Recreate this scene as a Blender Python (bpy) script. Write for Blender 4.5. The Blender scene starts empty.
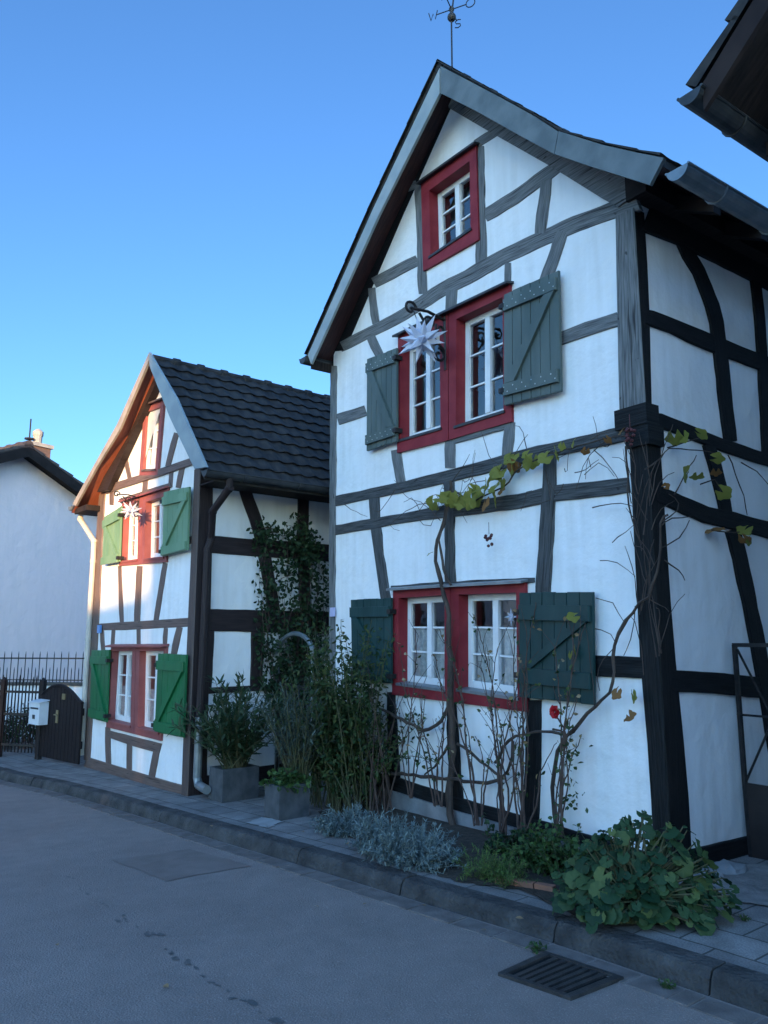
import bpy, bmesh, math, random
from mathutils import Vector, Matrix, noise
from mathutils.geometry import tessellate_polygon
R = random.Random(11)
scene = bpy.context.scene
COL = scene.collection
rad = math.radians

# ------------------------------------------------------------------ camera
FPX, PITCH, CAM = 770.0, rad(9.4), Vector((0, 0, 1.6))
cd = bpy.data.cameras.new('camera'); cam = bpy.data.objects.new('camera', cd); COL.objects.link(cam)
cam.location = CAM; cam.rotation_euler = (rad(90) + PITCH, 0, 0)
cd.sensor_fit = 'VERTICAL'; cd.sensor_height = 24; cd.lens = 24 * FPX / 1024
cd.clip_start = .05; cd.clip_end = 2000
scene.camera = cam

def ray(px, py):
    a = (px - 384) / FPX; b = (512 - py) / FPX
    return Vector((a, math.cos(PITCH) - b * math.sin(PITCH), math.sin(PITCH) + b * math.cos(PITCH)))
def on_plane(px, py, p0, n):
    r = ray(px, py); return CAM + r * ((p0 - CAM).dot(n) / r.dot(n))

# ------------------------------------------------------------------ materials
def mat(name, col, rough=.7, col2=None, nscale=4, bump=0, bscale=60, metal=0, spec=.4, uv=False,
        stretch=(1, 1, 1), island=None, detail=6, contrast=(.35, .65), bdist=.01, trans=0):
    m = bpy.data.materials.new(name); m.use_nodes = True
    nt = m.node_tree; N = nt.nodes; L = nt.links
    b = N['Principled BSDF']
    b.inputs['Base Color'].default_value = (*col, 1); b.inputs['Roughness'].default_value = rough
    b.inputs['Metallic'].default_value = metal; b.inputs['Specular IOR Level'].default_value = spec
    tc = N.new('ShaderNodeTexCoord'); mp = N.new('ShaderNodeMapping'); mp.inputs['Scale'].default_value = stretch
    L.new(tc.outputs['UV' if uv else 'Object'], mp.inputs['Vector'])
    out = None
    if col2:
        n = N.new('ShaderNodeTexNoise'); n.inputs['Scale'].default_value = nscale; n.inputs['Detail'].default_value = detail
        L.new(mp.outputs[0], n.inputs['Vector'])
        r = N.new('ShaderNodeMapRange'); r.inputs[1].default_value = contrast[0]; r.inputs[2].default_value = contrast[1]
        L.new(n.outputs['Fac'], r.inputs[0])
        mx = N.new('ShaderNodeMix'); mx.data_type = 'RGBA'
        mx.inputs[6].default_value = (*col, 1); mx.inputs[7].default_value = (*col2, 1)
        L.new(r.outputs[0], mx.inputs[0]); out = mx.outputs[2]
    if island:
        g = N.new('ShaderNodeNewGeometry'); cr = N.new('ShaderNodeValToRGB')
        e = cr.color_ramp.elements
        while len(e) < len(island): e.new(.5)
        for i, c in enumerate(island):
            e[i].position = i / max(1, len(island) - 1); e[i].color = (*c, 1)
        L.new(g.outputs['Random Per Island'], cr.inputs[0]); out = cr.outputs[0]
    if out: L.new(out, b.inputs['Base Color'])
    if bump:
        n2 = N.new('ShaderNodeTexNoise'); n2.inputs['Scale'].default_value = bscale; n2.inputs['Detail'].default_value = 5
        L.new(mp.outputs[0], n2.inputs['Vector'])
        bp = N.new('ShaderNodeBump'); bp.inputs['Strength'].default_value = bump; bp.inputs['Distance'].default_value = bdist
        L.new(n2.outputs['Fac'], bp.inputs['Height']); L.new(bp.outputs[0], b.inputs['Normal'])
    if trans:
        t = N.new('ShaderNodeBsdfTranslucent'); ms = N.new('ShaderNodeMixShader'); ms.inputs[0].default_value = trans
        if out: L.new(out, t.inputs['Color'])
        else: t.inputs['Color'].default_value = (*col, 1)
        L.new(b.outputs[0], ms.inputs[1]); L.new(t.outputs[0], ms.inputs[2])
        L.new(ms.outputs[0], N['Material Output'].inputs['Surface'])
    return m

def plaster(name, col, dirt):
    m = mat(name, col, .85, None, spec=.25)
    nt = m.node_tree; N = nt.nodes; L = nt.links; b = N['Principled BSDF']
    tc = N.new('ShaderNodeTexCoord')
    n = N.new('ShaderNodeTexNoise'); n.inputs['Scale'].default_value = 1.7; n.inputs['Detail'].default_value = 8
    L.new(tc.outputs['Object'], n.inputs['Vector'])
    mp = N.new('ShaderNodeMapping'); mp.inputs['Scale'].default_value = (6, 6, .5); L.new(tc.outputs['Object'], mp.inputs[0])
    ns = N.new('ShaderNodeTexNoise'); ns.inputs['Scale'].default_value = 2.0; ns.inputs['Detail'].default_value = 6
    L.new(mp.outputs[0], ns.inputs['Vector'])
    ml = N.new('ShaderNodeMath'); ml.operation = 'MULTIPLY'; L.new(n.outputs[0], ml.inputs[0]); L.new(ns.outputs[0], ml.inputs[1])
    r = N.new('ShaderNodeMapRange'); r.inputs[1].default_value = .2; r.inputs[2].default_value = .42; r.inputs[4].default_value = .55
    L.new(ml.outputs[0], r.inputs[0])
    mx = N.new('ShaderNodeMix'); mx.data_type = 'RGBA'
    mx.inputs[6].default_value = (*col, 1); mx.inputs[7].default_value = (*dirt, 1)
    L.new(r.outputs[0], mx.inputs[0]); L.new(mx.outputs[2], b.inputs['Base Color'])
    n1 = N.new('ShaderNodeTexNoise'); n1.inputs['Scale'].default_value = 4.5; n1.inputs['Detail'].default_value = 3
    n2 = N.new('ShaderNodeTexNoise'); n2.inputs['Scale'].default_value = 70; n2.inputs['Detail'].default_value = 4
    for q in (n1, n2): L.new(tc.outputs['Object'], q.inputs['Vector'])
    b1 = N.new('ShaderNodeBump'); b1.inputs['Strength'].default_value = .5; b1.inputs['Distance'].default_value = .05
    b2 = N.new('ShaderNodeBump'); b2.inputs['Strength'].default_value = .3; b2.inputs['Distance'].default_value = .006
    L.new(n1.outputs[0], b1.inputs['Height']); L.new(n2.outputs[0], b2.inputs['Height'])
    L.new(b1.outputs[0], b2.inputs['Normal']); L.new(b2.outputs[0], b.inputs['Normal'])
    return m

def glass_mat():
    m = bpy.data.materials.new('window_glass'); m.use_nodes = True
    nt = m.node_tree; N = nt.nodes; L = nt.links
    N.remove(N['Principled BSDF'])
    t = N.new('ShaderNodeBsdfTransparent'); t.inputs[0].default_value = (.94, .96, .96, 1)
    g = N.new('ShaderNodeBsdfGlossy'); g.inputs['Roughness'].default_value = .02
    f = N.new('ShaderNodeFresnel'); f.inputs[0].default_value = 1.5
    k = N.new('ShaderNodeMath'); k.operation = 'MULTIPLY'; k.inputs[1].default_value = 3.2; k.use_clamp = True
    tc = N.new('ShaderNodeTexCoord'); nz = N.new('ShaderNodeTexNoise'); nz.inputs['Scale'].default_value = 5
    bp = N.new('ShaderNodeBump'); bp.inputs['Strength'].default_value = .12; bp.inputs['Distance'].default_value = .02
    L.new(tc.outputs['Object'], nz.inputs['Vector']); L.new(nz.outputs[0], bp.inputs['Height']); L.new(bp.outputs[0], g.inputs['Normal'])
    x = N.new('ShaderNodeMixShader'); L.new(f.outputs[0], k.inputs[0]); L.new(k.outputs[0], x.inputs[0])
    L.new(t.outputs[0], x.inputs[1]); L.new(g.outputs[0], x.inputs[2]); L.new(x.outputs[0], N['Material Output'].inputs['Surface'])
    return m

M = {}
M['plaster'] = plaster('white_limewash', (.76, .77, .78), (.62, .62, .6))
M['plaster_cool'] = plaster('pale_render', (.80, .66, .64), (.7, .6, .57))
M['timber'] = mat('weathered_grey_timber', (.075, .080, .084), .65, (.215, .222, .225), 3.5, 1, 9, spec=.15, uv=True, stretch=(1.2, 22, 1), contrast=(.3, .72), bdist=.006)
M['timber_mid'] = mat('dark_grey_timber', (.030, .033, .036), .6, (.105, .11, .113), 3.5, 1, 9, spec=.15, uv=True, stretch=(1.2, 22, 1), contrast=(.3, .72), bdist=.006)
M['timber_dark'] = mat('near_black_timber', (.0045, .0055, .0065), .6, (.017, .019, .021), 3, .8, 9, spec=.15, uv=True, stretch=(1.2, 22, 1), bdist=.006)  # darkest front tone, for the ground-floor timbers
M['timber_black'] = mat('black_timber', (.006, .0065, .008), .7, (.013, .0135, .015), 3, .8, 9, spec=.15, uv=True, stretch=(1.2, 22, 1), bdist=.006)
M['timber_brown'] = mat('brown_painted_timber', (.105, .070, .060), .55, (.15, .105, .09), 3, .7, 9, uv=True, stretch=(1.2, 20, 1), bdist=.005)
M['timber_brownblack'] = mat('dark_brown_timber', (.020, .015, .017), .5, (.035, .026, .027), 3, .7, 9, spec=.15, uv=True, stretch=(1.2, 20, 1), bdist=.005)
M['red'] = mat('oxblood_paint', (.19, .018, .027), .5, (.24, .030, .038), 6, .15, 40, spec=.2)
M['red_warm'] = mat('brick_red_paint', (.22, .062, .060), .55, (.27, .082, .078), 6, .15, 40)
M['white_paint'] = mat('white_gloss_paint', (.78, .79, .8), .35, (.7, .71, .72), 8)
M['shutter'] = mat('bottle_green_paint', (.011, .039, .040), .42, (.020, .054, .055), 5, .3, 30, stretch=(1, 1, .25), spec=.2)
M['shutter_sky_lit'] = mat('sky_lit_bottle_green_paint', (.060, .088, .085), .55, (.098, .128, .122), 5, .3, 30, stretch=(1, 1, .25))  # same green as the lower shutters, lightened to paint in sky reflection
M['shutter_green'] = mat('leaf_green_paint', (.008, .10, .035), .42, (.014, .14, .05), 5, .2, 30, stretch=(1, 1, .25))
M['shutter_pale'] = mat('pale_green_paint', (.105, .215, .125), .5, (.15, .26, .16), 5, .2, 30, stretch=(1, 1, .25))  # paler green for the upper shutters of the smaller house
M['iron'] = mat('wrought_iron', (.012, .012, .014), .5, (.03, .026, .026), 20, .2, 80, metal=.3)
M['nail'] = mat('pale_nail_heads', (.5, .52, .52), .4, metal=.4)
M['zinc'] = mat('weathered_zinc', (.17, .20, .22), .42, (.25, .28, .30), 7, .1, 30, metal=.55)
M['zinc_dark'] = mat('dark_zinc', (.030, .033, .037), .45, (.06, .064, .068), 7, .1, 30, metal=.4)
M['barge'] = mat('grey_painted_board', (.085, .105, .112), .5, (.135, .16, .168), 5, .2, 20, stretch=(1, 1, 1))
M['barge_left'] = mat('pale_grey_painted_board', (.23, .28, .30), .5, (.30, .34, .35), 5, .2, 20)
M['soffit'] = mat('dark_red_brown_boards', (.035, .014, .016), .6, (.06, .022, .022), 6, .3, 14, stretch=(1, 8, 1))
M['soffit_red'] = mat('red_brown_boards', (.29, .085, .05), .6, (.36, .11, .065), 6, .3, 14, stretch=(1, 8, 1))
M['soffit_dark'] = mat('dark_brown_boards', (.012, .009, .009), .75, (.026, .019, .018), 6, .3, 14, stretch=(1, 8, 1), spec=.2)
M['tile'] = mat('anthracite_clay_tile', (.017, .0165, .017), .65, (.038, .036, .035), 9, .3, 50, spec=.2)
M['tile_brown'] = mat('brown_clay_tile', (.07, .052, .046), .7, (.12, .085, .07), 9, .4, 40)
M['stone'] = mat('grey_plinth_render', (.14, .145, .15), .88, (.24, .245, .25), 5, .6, 30)
M['planter'] = mat('slate_grey_planter', (.048, .055, .062), .75, (.085, .092, .10), 9, .3, 60, spec=.2)
M['soil'] = mat('dark_soil', (.03, .024, .018), .95, (.06, .047, .035), 20, 1, 60, bdist=.02)
M['glass'] = glass_mat()
M['curtain'] = mat('lace_curtain', (.84, .85, .87), .9, (.62, .64, .68), 26, .3, 60, trans=.15)
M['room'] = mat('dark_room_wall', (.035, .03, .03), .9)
M['star'] = mat('white_paper_star', (.66, .69, .80), .6, trans=.3)
M['concrete'] = mat('concrete', (.25, .25, .25), .85, (.34, .34, .33), 6, .5, 60)
M['brick'] = mat('dull_chimney_brick', (.14, .085, .075), .9, (.10, .075, .07), 12, .6, 30)
M['terracotta'] = mat('terracotta_edging', (.28, .12, .075), .8, (.2, .1, .07), 14, .5, 60)
M['bark'] = mat('dark_bark', (.034, .024, .020), .9, (.075, .055, .045), 14, 1, 60, stretch=(1, 1, .3), bdist=.01)
M['twig'] = mat('red_brown_twig', (.055, .032, .027), .8, (.09, .06, .048), 16)
M['cane'] = mat('green_cane', (.045, .06, .025), .7, (.08, .07, .035), 8)
M['plank_dark'] = mat('dark_stained_planks', (.009, .007, .008), .6, (.018, .013, .014), 5, .5, 20, stretch=(8, 8, .6), spec=.2)
M['box_white'] = mat('white_enamel', (.62, .66, .70), .35, (.55, .58, .62), 8)
M['brass'] = mat('tarnished_brass', (.35, .28, .15), .4, metal=.7)
M['blue'] = mat('blue_enamel', (.10, .25, .55), .3)
M['lilac'] = mat('lilac_enamel', (.45, .45, .65), .3)
M['rose'] = mat('red_petals', (.38, .006, .012), .6, (.5, .01, .02), 30, trans=.25)
M['grape'] = mat('dried_grapes', (.09, .02, .022), .6, (.05, .012, .018), 60)
M['cast_iron'] = mat('cast_iron_grate', (.035, .034, .036), .55, (.06, .056, .055), 14, .4, 90, metal=.4)
M['pit'] = mat('dark_pit', (.004, .004, .004), 1)
def leafmat(name, cols, rough=.5, trans=.3): return mat(name, cols[0], rough, island=cols, trans=trans, spec=.22)
M['l_oleander'] = leafmat('oleander_leaf', [(.020, .045, .022), (.04, .075, .035), (.075, .11, .06)], .45)
M['l_olive'] = leafmat('olive_leaf', [(.035, .055, .045), (.06, .085, .07), (.11, .14, .12)], .5)
M['l_bush'] = leafmat('rose_leaf', [(.016, .038, .016), (.03, .06, .022), (.05, .085, .03), (.085, .10, .035)], .5)
M['l_ivy'] = leafmat('climber_leaf', [(.012, .032, .016), (.022, .05, .022), (.04, .07, .03)], .5)
M['l_mallow'] = leafmat('mallow_leaf', [(.012, .038, .019), (.02, .055, .025), (.03, .07, .03), (.042, .085, .034), (.11, .15, .05)], .55)
M['l_cover'] = leafmat('ground_leaf', [(.025, .06, .02), (.05, .10, .03), (.08, .14, .04)], .5)
M['l_fern'] = leafmat('feathery_leaf', [(.06, .12, .03), (.10, .17, .045), (.13, .2, .06)], .55)
M['l_lavender'] = leafmat('silver_leaf', [(.085, .12, .12), (.14, .185, .18), (.21, .26, .255)], .7, .15)
M['l_vine'] = leafmat('vine_leaf', [(.15, .16, .03), (.26, .26, .05), (.19, .22, .035), (.34, .28, .09), (.24, .16, .07)], .55, .45)
M['l_vine_brown'] = leafmat('withered_vine_leaf', [(.16, .075, .03), (.26, .13, .045), (.10, .06, .04)], .6, .3)
M['l_dry'] = leafmat('dry_leaf', [(.30, .24, .12), (.20, .12, .06), (.36, .32, .22)], .7, .2)

def splits(m, amount):
    """long drying cracks and a few knots along the grain of old timber"""
    nt = m.node_tree; N = nt.nodes; L = nt.links; b = N['Principled BSDF']; src = b.inputs['Base Color'].links[0].from_socket
    tc = N.new('ShaderNodeTexCoord'); cur = src
    for sc_, lo, hi, dk in (((.9, 26, 1), .60, .66, amount), ((5, 9, 1), .70, .74, amount * 1.2)):
        mp = N.new('ShaderNodeMapping'); mp.inputs['Scale'].default_value = sc_; L.new(tc.outputs['UV'], mp.inputs[0])
        n = N.new('ShaderNodeTexNoise'); n.inputs['Scale'].default_value = 1.6; n.inputs['Detail'].default_value = 2; L.new(mp.outputs[0], n.inputs['Vector'])
        r = N.new('ShaderNodeMapRange'); r.inputs[1].default_value = lo; r.inputs[2].default_value = hi; r.inputs[3].default_value = 1; r.inputs[4].default_value = dk; L.new(n.outputs[0], r.inputs[0])
        x = N.new('ShaderNodeMix'); x.data_type = 'RGBA'; x.blend_type = 'MULTIPLY'; x.inputs[0].default_value = 1; L.new(cur, x.inputs[6]); L.new(r.outputs[0], x.inputs[7]); cur = x.outputs[2]
    L.new(cur, b.inputs['Base Color'])
for k_ in ('timber', 'timber_mid', 'timber_brown'): splits(M[k_], .3)

# ------------------------------------------------------------------ mesh collector
class MB:
    def __init__(s): s.v = []; s.f = []; s.m = []; s.uv = []
    def add(s, vs, fs, mi=0, uvs=None):
        o = len(s.v); s.v += [tuple(v) for v in vs]
        s.uv += list(uvs) if uvs else [(v[0], v[2]) for v in vs]
        for f in fs: s.f.append(tuple(i + o for i in f)); s.m.append(mi)
    def box(s, a, b, mi=0):
        x0, y0, z0 = a; x1, y1, z1 = b
        s.add([(x0, y0, z0), (x1, y0, z0), (x1, y1, z0), (x0, y1, z0), (x0, y0, z1), (x1, y0, z1), (x1, y1, z1), (x0, y1, z1)],
              [(0, 3, 2, 1), (4, 5, 6, 7), (0, 1, 5, 4), (1, 2, 6, 5), (2, 3, 7, 6), (3, 0, 4, 7)], mi)
    def slab(s, front, back, mi=0, bev=0):
        """closed prism between two matching loops, optional bevelled front edge"""
        n = len(front)
        front = [Vector(p) for p in front]; back = [Vector(p) for p in back]
        if bev:
            c = sum(front, Vector()) / n
            rim = [f + (k - f).normalized() * bev for f, k in zip(front, back)]
            ins = [f + (c - f).normalized() * bev * 1.3 for f in front]
            s.add(ins + rim + back, [tuple(range(n)), tuple(reversed(range(2 * n, 3 * n)))] +
                  [(i, n + i, n + (i + 1) % n, (i + 1) % n) for i in range(n)] +
                  [(n + i, 2 * n + i, 2 * n + (i + 1) % n, n + (i + 1) % n) for i in range(n)], mi)
        else:
            s.add(front + back, [tuple(range(n)), tuple(reversed(range(n, 2 * n)))] +
                  [(i, n + i, n + (i + 1) % n, (i + 1) % n) for i in range(n)], mi)
    def tube(s, pts, rs, k=7, mi=0, caps=True):
        pts = [Vector(p) for p in pts]
        if not hasattr(rs, '__len__'): rs = [rs] * len(pts)
        vs = []; prev = None; uvs = []; ln = 0
        for i, p in enumerate(pts):
            t = (pts[min(i + 1, len(pts) - 1)] - pts[max(i - 1, 0)])
            if t.length < 1e-9: t = Vector((0, 0, 1))
            t.normalize()
            if prev is None:
                a = t.orthogonal().normalized()
            else:
                a = prev - t * prev.dot(t)
                a = a.normalized() if a.length > 1e-6 else t.orthogonal().normalized()
            prev = a; b = t.cross(a)
            if i: ln += (p - pts[i - 1]).length
            for j in range(k):
                an = 2 * math.pi * j / k
                vs.append(p + (a * math.cos(an) + b * math.sin(an)) * rs[i]); uvs.append((ln, j / k * .3))
        fs = []
        for i in range(len(pts) - 1):
            for j in range(k):
                fs.append((i * k + j, i * k + (j + 1) % k, (i + 1) * k + (j + 1) % k, (i + 1) * k + j))
        if caps:
            fs.append(tuple(reversed(range(k)))); n = len(pts) - 1; fs.append(tuple(n * k + j for j in range(k)))
        s.add(vs, fs, mi, uvs)
    def lathe(s, c, prof, k=12, mi=0):
        s.tube([Vector(c) + Vector((0, 0, z)) for r, z in prof], [max(r, .0005) for r, z in prof], k, mi)
    def build(s, name, mats, parent=None, origin=None, smooth=False, fix=True):
        if not isinstance(mats, (list, tuple)): mats = [mats]
        me = bpy.data.meshes.new(name)
        vs = s.v if origin is None else [(v[0] - origin[0], v[1] - origin[1], v[2] - origin[2]) for v in s.v]
        me.from_pydata(vs, [], s.f)
        for m in mats: me.materials.append(m)
        me.polygons.foreach_set('material_index', s.m)
        ul = me.uv_layers.new(name='UVMap')
        for l in me.loops: ul.data[l.index].uv = s.uv[l.vertex_index]
        if fix:
            bm = bmesh.new(); bm.from_mesh(me); bmesh.ops.recalc_face_normals(bm, faces=bm.faces); bm.to_mesh(me); bm.free()
        if smooth: me.polygons.foreach_set('use_smooth', [True] * len(me.polygons))
        me.update()
        o = bpy.data.objects.new(name, me); COL.objects.link(o)
        if parent: o.parent = parent
        elif origin is not None: o.location = origin
        return o

def tag(o, label, cat, group=None):
    o['label'] = label; o['category'] = cat
    if group: o['group'] = group
    return o
def thing(name, label, cat, loc=(0, 0, 0), rotz=0, group=None):
    o = bpy.data.objects.new(name, None); COL.objects.link(o)
    o.location = loc; o.rotation_euler = (0, 0, rotz); o.empty_display_size = .2
    return tag(o, label, cat, group)
def struct(o, kind='structure'): o['kind'] = kind; return o

# ------------------------------------------------------------------ frames
class Frame:
    """local x runs along the facade to the right, y into the house, z up"""
    def __init__(s, O, deg):
        a = rad(deg); s.O = Vector((O[0], O[1], 0)); s.rot = -(math.pi / 2 - a)
        s.X = Vector((math.sin(a), -math.cos(a), 0)); s.Y = Vector((math.cos(a), math.sin(a), 0))
    def loc(s, p): d = p - s.O; return Vector((d.dot(s.X), d.dot(s.Y), p.z))
    def wd(s, q): return s.O + s.X * q[0] + s.Y * q[1] + Vector((0, 0, q[2]))
    def F(s, px, py, y=0.): return s.loc(on_plane(px, py, s.O + s.Y * y, s.Y))
    def S(s, px, py, x=0.): return s.loc(on_plane(px, py, s.O + s.X * x, s.X))
B = Frame((1.862, 5.304), 35.3)
def gz(p):
    t = B.loc(Vector((p[0], p[1], 0)))[0]
    return .03 * min(max(t, -8.3), 4)
KERB_H = .095
def ground(px, py, dz=0.):
    r = ray(px, py); lo, hi = .5, 300.
    for i in range(60):
        m = (lo + hi) / 2; p = CAM + r * m
        if p.z > gz(p) + dz: lo = m
        else: hi = m
    return CAM + r * lo
L0 = ground(188, 796, KERB_H)
L = Frame((L0.x, L0.y), 39.0)

# ------------------------------------------------------------------ timber helpers
cnt = [0]
def dens(pts, step):
    out = []
    for i in range(len(pts) - 1):
        a, b = pts[i], pts[i + 1]; n = max(1, int(math.hypot(b[0] - a[0], b[1] - a[1]) / step))
        for k in range(n):
            t = k / n; out.append(tuple(a[j] + (b[j] - a[j]) * t for j in range(len(a))))
    out.append(tuple(pts[-1])); return out
def strip(mb, left, right, put, proud, back, bev=.006, mi=0):
    """left/right: lists of 2-D wall points; put(q, d) lifts a wall point d metres out of the wall"""
    n = len(left); vs = []; uvs = []; ln = 0
    for i in range(n):
        l, r = Vector(left[i]), Vector(right[i]); c = (l - r)
        w = c.length; e = c / w if w else c
        if i: ln += ((l + r) / 2 - (Vector(left[i - 1]) + Vector(right[i - 1])) / 2).length
        ends = bev if i in (0, n - 1) else 0
        vs += [put(l, -back), put(l, proud - bev - ends), put(l - e * bev, proud - ends), put(r + e * bev, proud - ends), put(r, proud - bev - ends), put(r, -back)]
        uvs += [(ln, -.02), (ln, 0), (ln, .006), (ln, w - .006), (ln, w), (ln, w + .02)]
    fs = []
    for i in range(n - 1):
        for j in range(5): fs.append((i * 6 + j, i * 6 + j + 1, (i + 1) * 6 + j + 1, (i + 1) * 6 + j))
        fs.append((i * 6 + 5, i * 6, (i + 1) * 6, (i + 1) * 6 + 5))
    fs.append(tuple(range(6))); fs.append(tuple(reversed(range((n - 1) * 6, n * 6))))
    mb.add(vs, fs, mi, uvs)
def timber(H, parent, pts, w, m, plane='F', at=0., name='timber', wob=.62):
    """pts in picture coordinates traced on the wall plane; width in picture pixels (number or one per point)"""
    if not hasattr(w, '__len__'): w = [w] * len(pts)
    P = dens([(p[0], p[1], ww) for p, ww in zip(pts, w)], 9)
    cnt[0] += 1; ph = cnt[0] * 3.7
    lf, rt = [], []
    for i, (x, y, ww) in enumerate(P):
        a = P[max(i - 1, 0)]; b = P[min(i + 1, len(P) - 1)]
        dx, dy = b[0] - a[0], b[1] - a[1]; l = math.hypot(dx, dy) or 1; nx, ny = -dy / l, dx / l
        o1 = wob * (noise.noise(Vector((i * .55, ph, 0))) * 1.6); o2 = wob * (noise.noise(Vector((i * .55, ph, 9))) * 1.6)
        for s, o, lst in ((.5, o1, lf), (-.5, o2, rt)):
            d = s * ww + o; q = (x + nx * d, y + ny * d)
            r = H.F(*q, at) if plane == 'F' else H.S(*q, at)
            lst.append((r[0], r[2]) if plane == 'F' else (r[1], r[2]))
    proud = .008 + .0005 * (cnt[0] % 46)
    put = (lambda q, d: (q[0], at - d, q[1])) if plane == 'F' else (lambda q, d: (at + d, q[0], q[1]))
    mb = MB(); strip(mb, lf, rt, put, proud, .04)
    return mb.build(name, m, parent)
def post(H, parent, rows, m, p=.03, name='corner_post', m2=None):
    """corner post: rows of (front-left px, side-right px, py)"""
    R2 = dens([(a, b, y) for a, b, y in rows], 14); vs = []; uvs = []
    for i, (a, b, y) in enumerate(R2):
        q = H.F(a, y, 0); z = q[2]; xl = q[0]; yr = H.S(b, y, 0)[1]
        o = [noise.noise(Vector((i * .4, k * 5.3, 2))) * .008 for k in range(4)]
        c = .008
        ring = [(xl + o[0], .03, z), (xl + o[0], -p + c, z), (xl + o[0] + c, -p, z), (p - c + o[1], -p, z), (p + o[1], -p + c, z), (p + o[1], yr - c + o[2], z), (p - c, yr + o[2], z), (-.03, yr + o[2], z)]
        vs += ring; uvs += [(z, u) for u in (0, .03, .04, .2, .21, .4, .41, .45)]
    k = 8; fs = []
    for i in range(len(R2) - 1):
        for j in range(k): fs.append((i * k + j, i * k + (j + 1) % k, (i + 1) * k + (j + 1) % k, (i + 1) * k + j))
    fs.append(tuple(range(k))); fs.append(tuple(range((len(R2) - 1) * k, len(R2) * k)))
    mb = MB(); mb.add(vs, fs, 0, uvs)
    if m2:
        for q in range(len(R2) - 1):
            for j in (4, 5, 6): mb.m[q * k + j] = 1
    return mb.build(name, [m, m2] if m2 else m, parent)

def facade(mb, outline, holes, y0, thick=.0):
    """wall sheet in local xz with openings; thick gives the reveal depth"""
    polys = [[Vector((x, z, 0)) for x, z in outline]] + [[Vector((x, z, 0)) for x, z in h] for h in holes]
    flat = [p for pl in polys for p in pl]
    tri = tessellate_polygon(polys)
    mb.add([(p.x, y0, p.y) for p in flat], [t for t in tri])

def bil(Q, u, v):
    """Q = TL,TR,BR,BL; u right, v down"""
    return (Q[0] * (1 - u) + Q[1] * u) * (1 - v) + (Q[3] * (1 - u) + Q[2] * u) * v
def rect_slab(mb, Q, u0, v0, u1, v1, dy, th, mi=0, bev=.003):
    c = [bil(Q, u0, v0), bil(Q, u1, v0), bil(Q, u1, v1), bil(Q, u0, v1)]
    mb.slab([p + Vector((0, dy, 0)) for p in c], [p + Vector((0, dy + th, 0)) for p in c], mi, bev)

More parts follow.
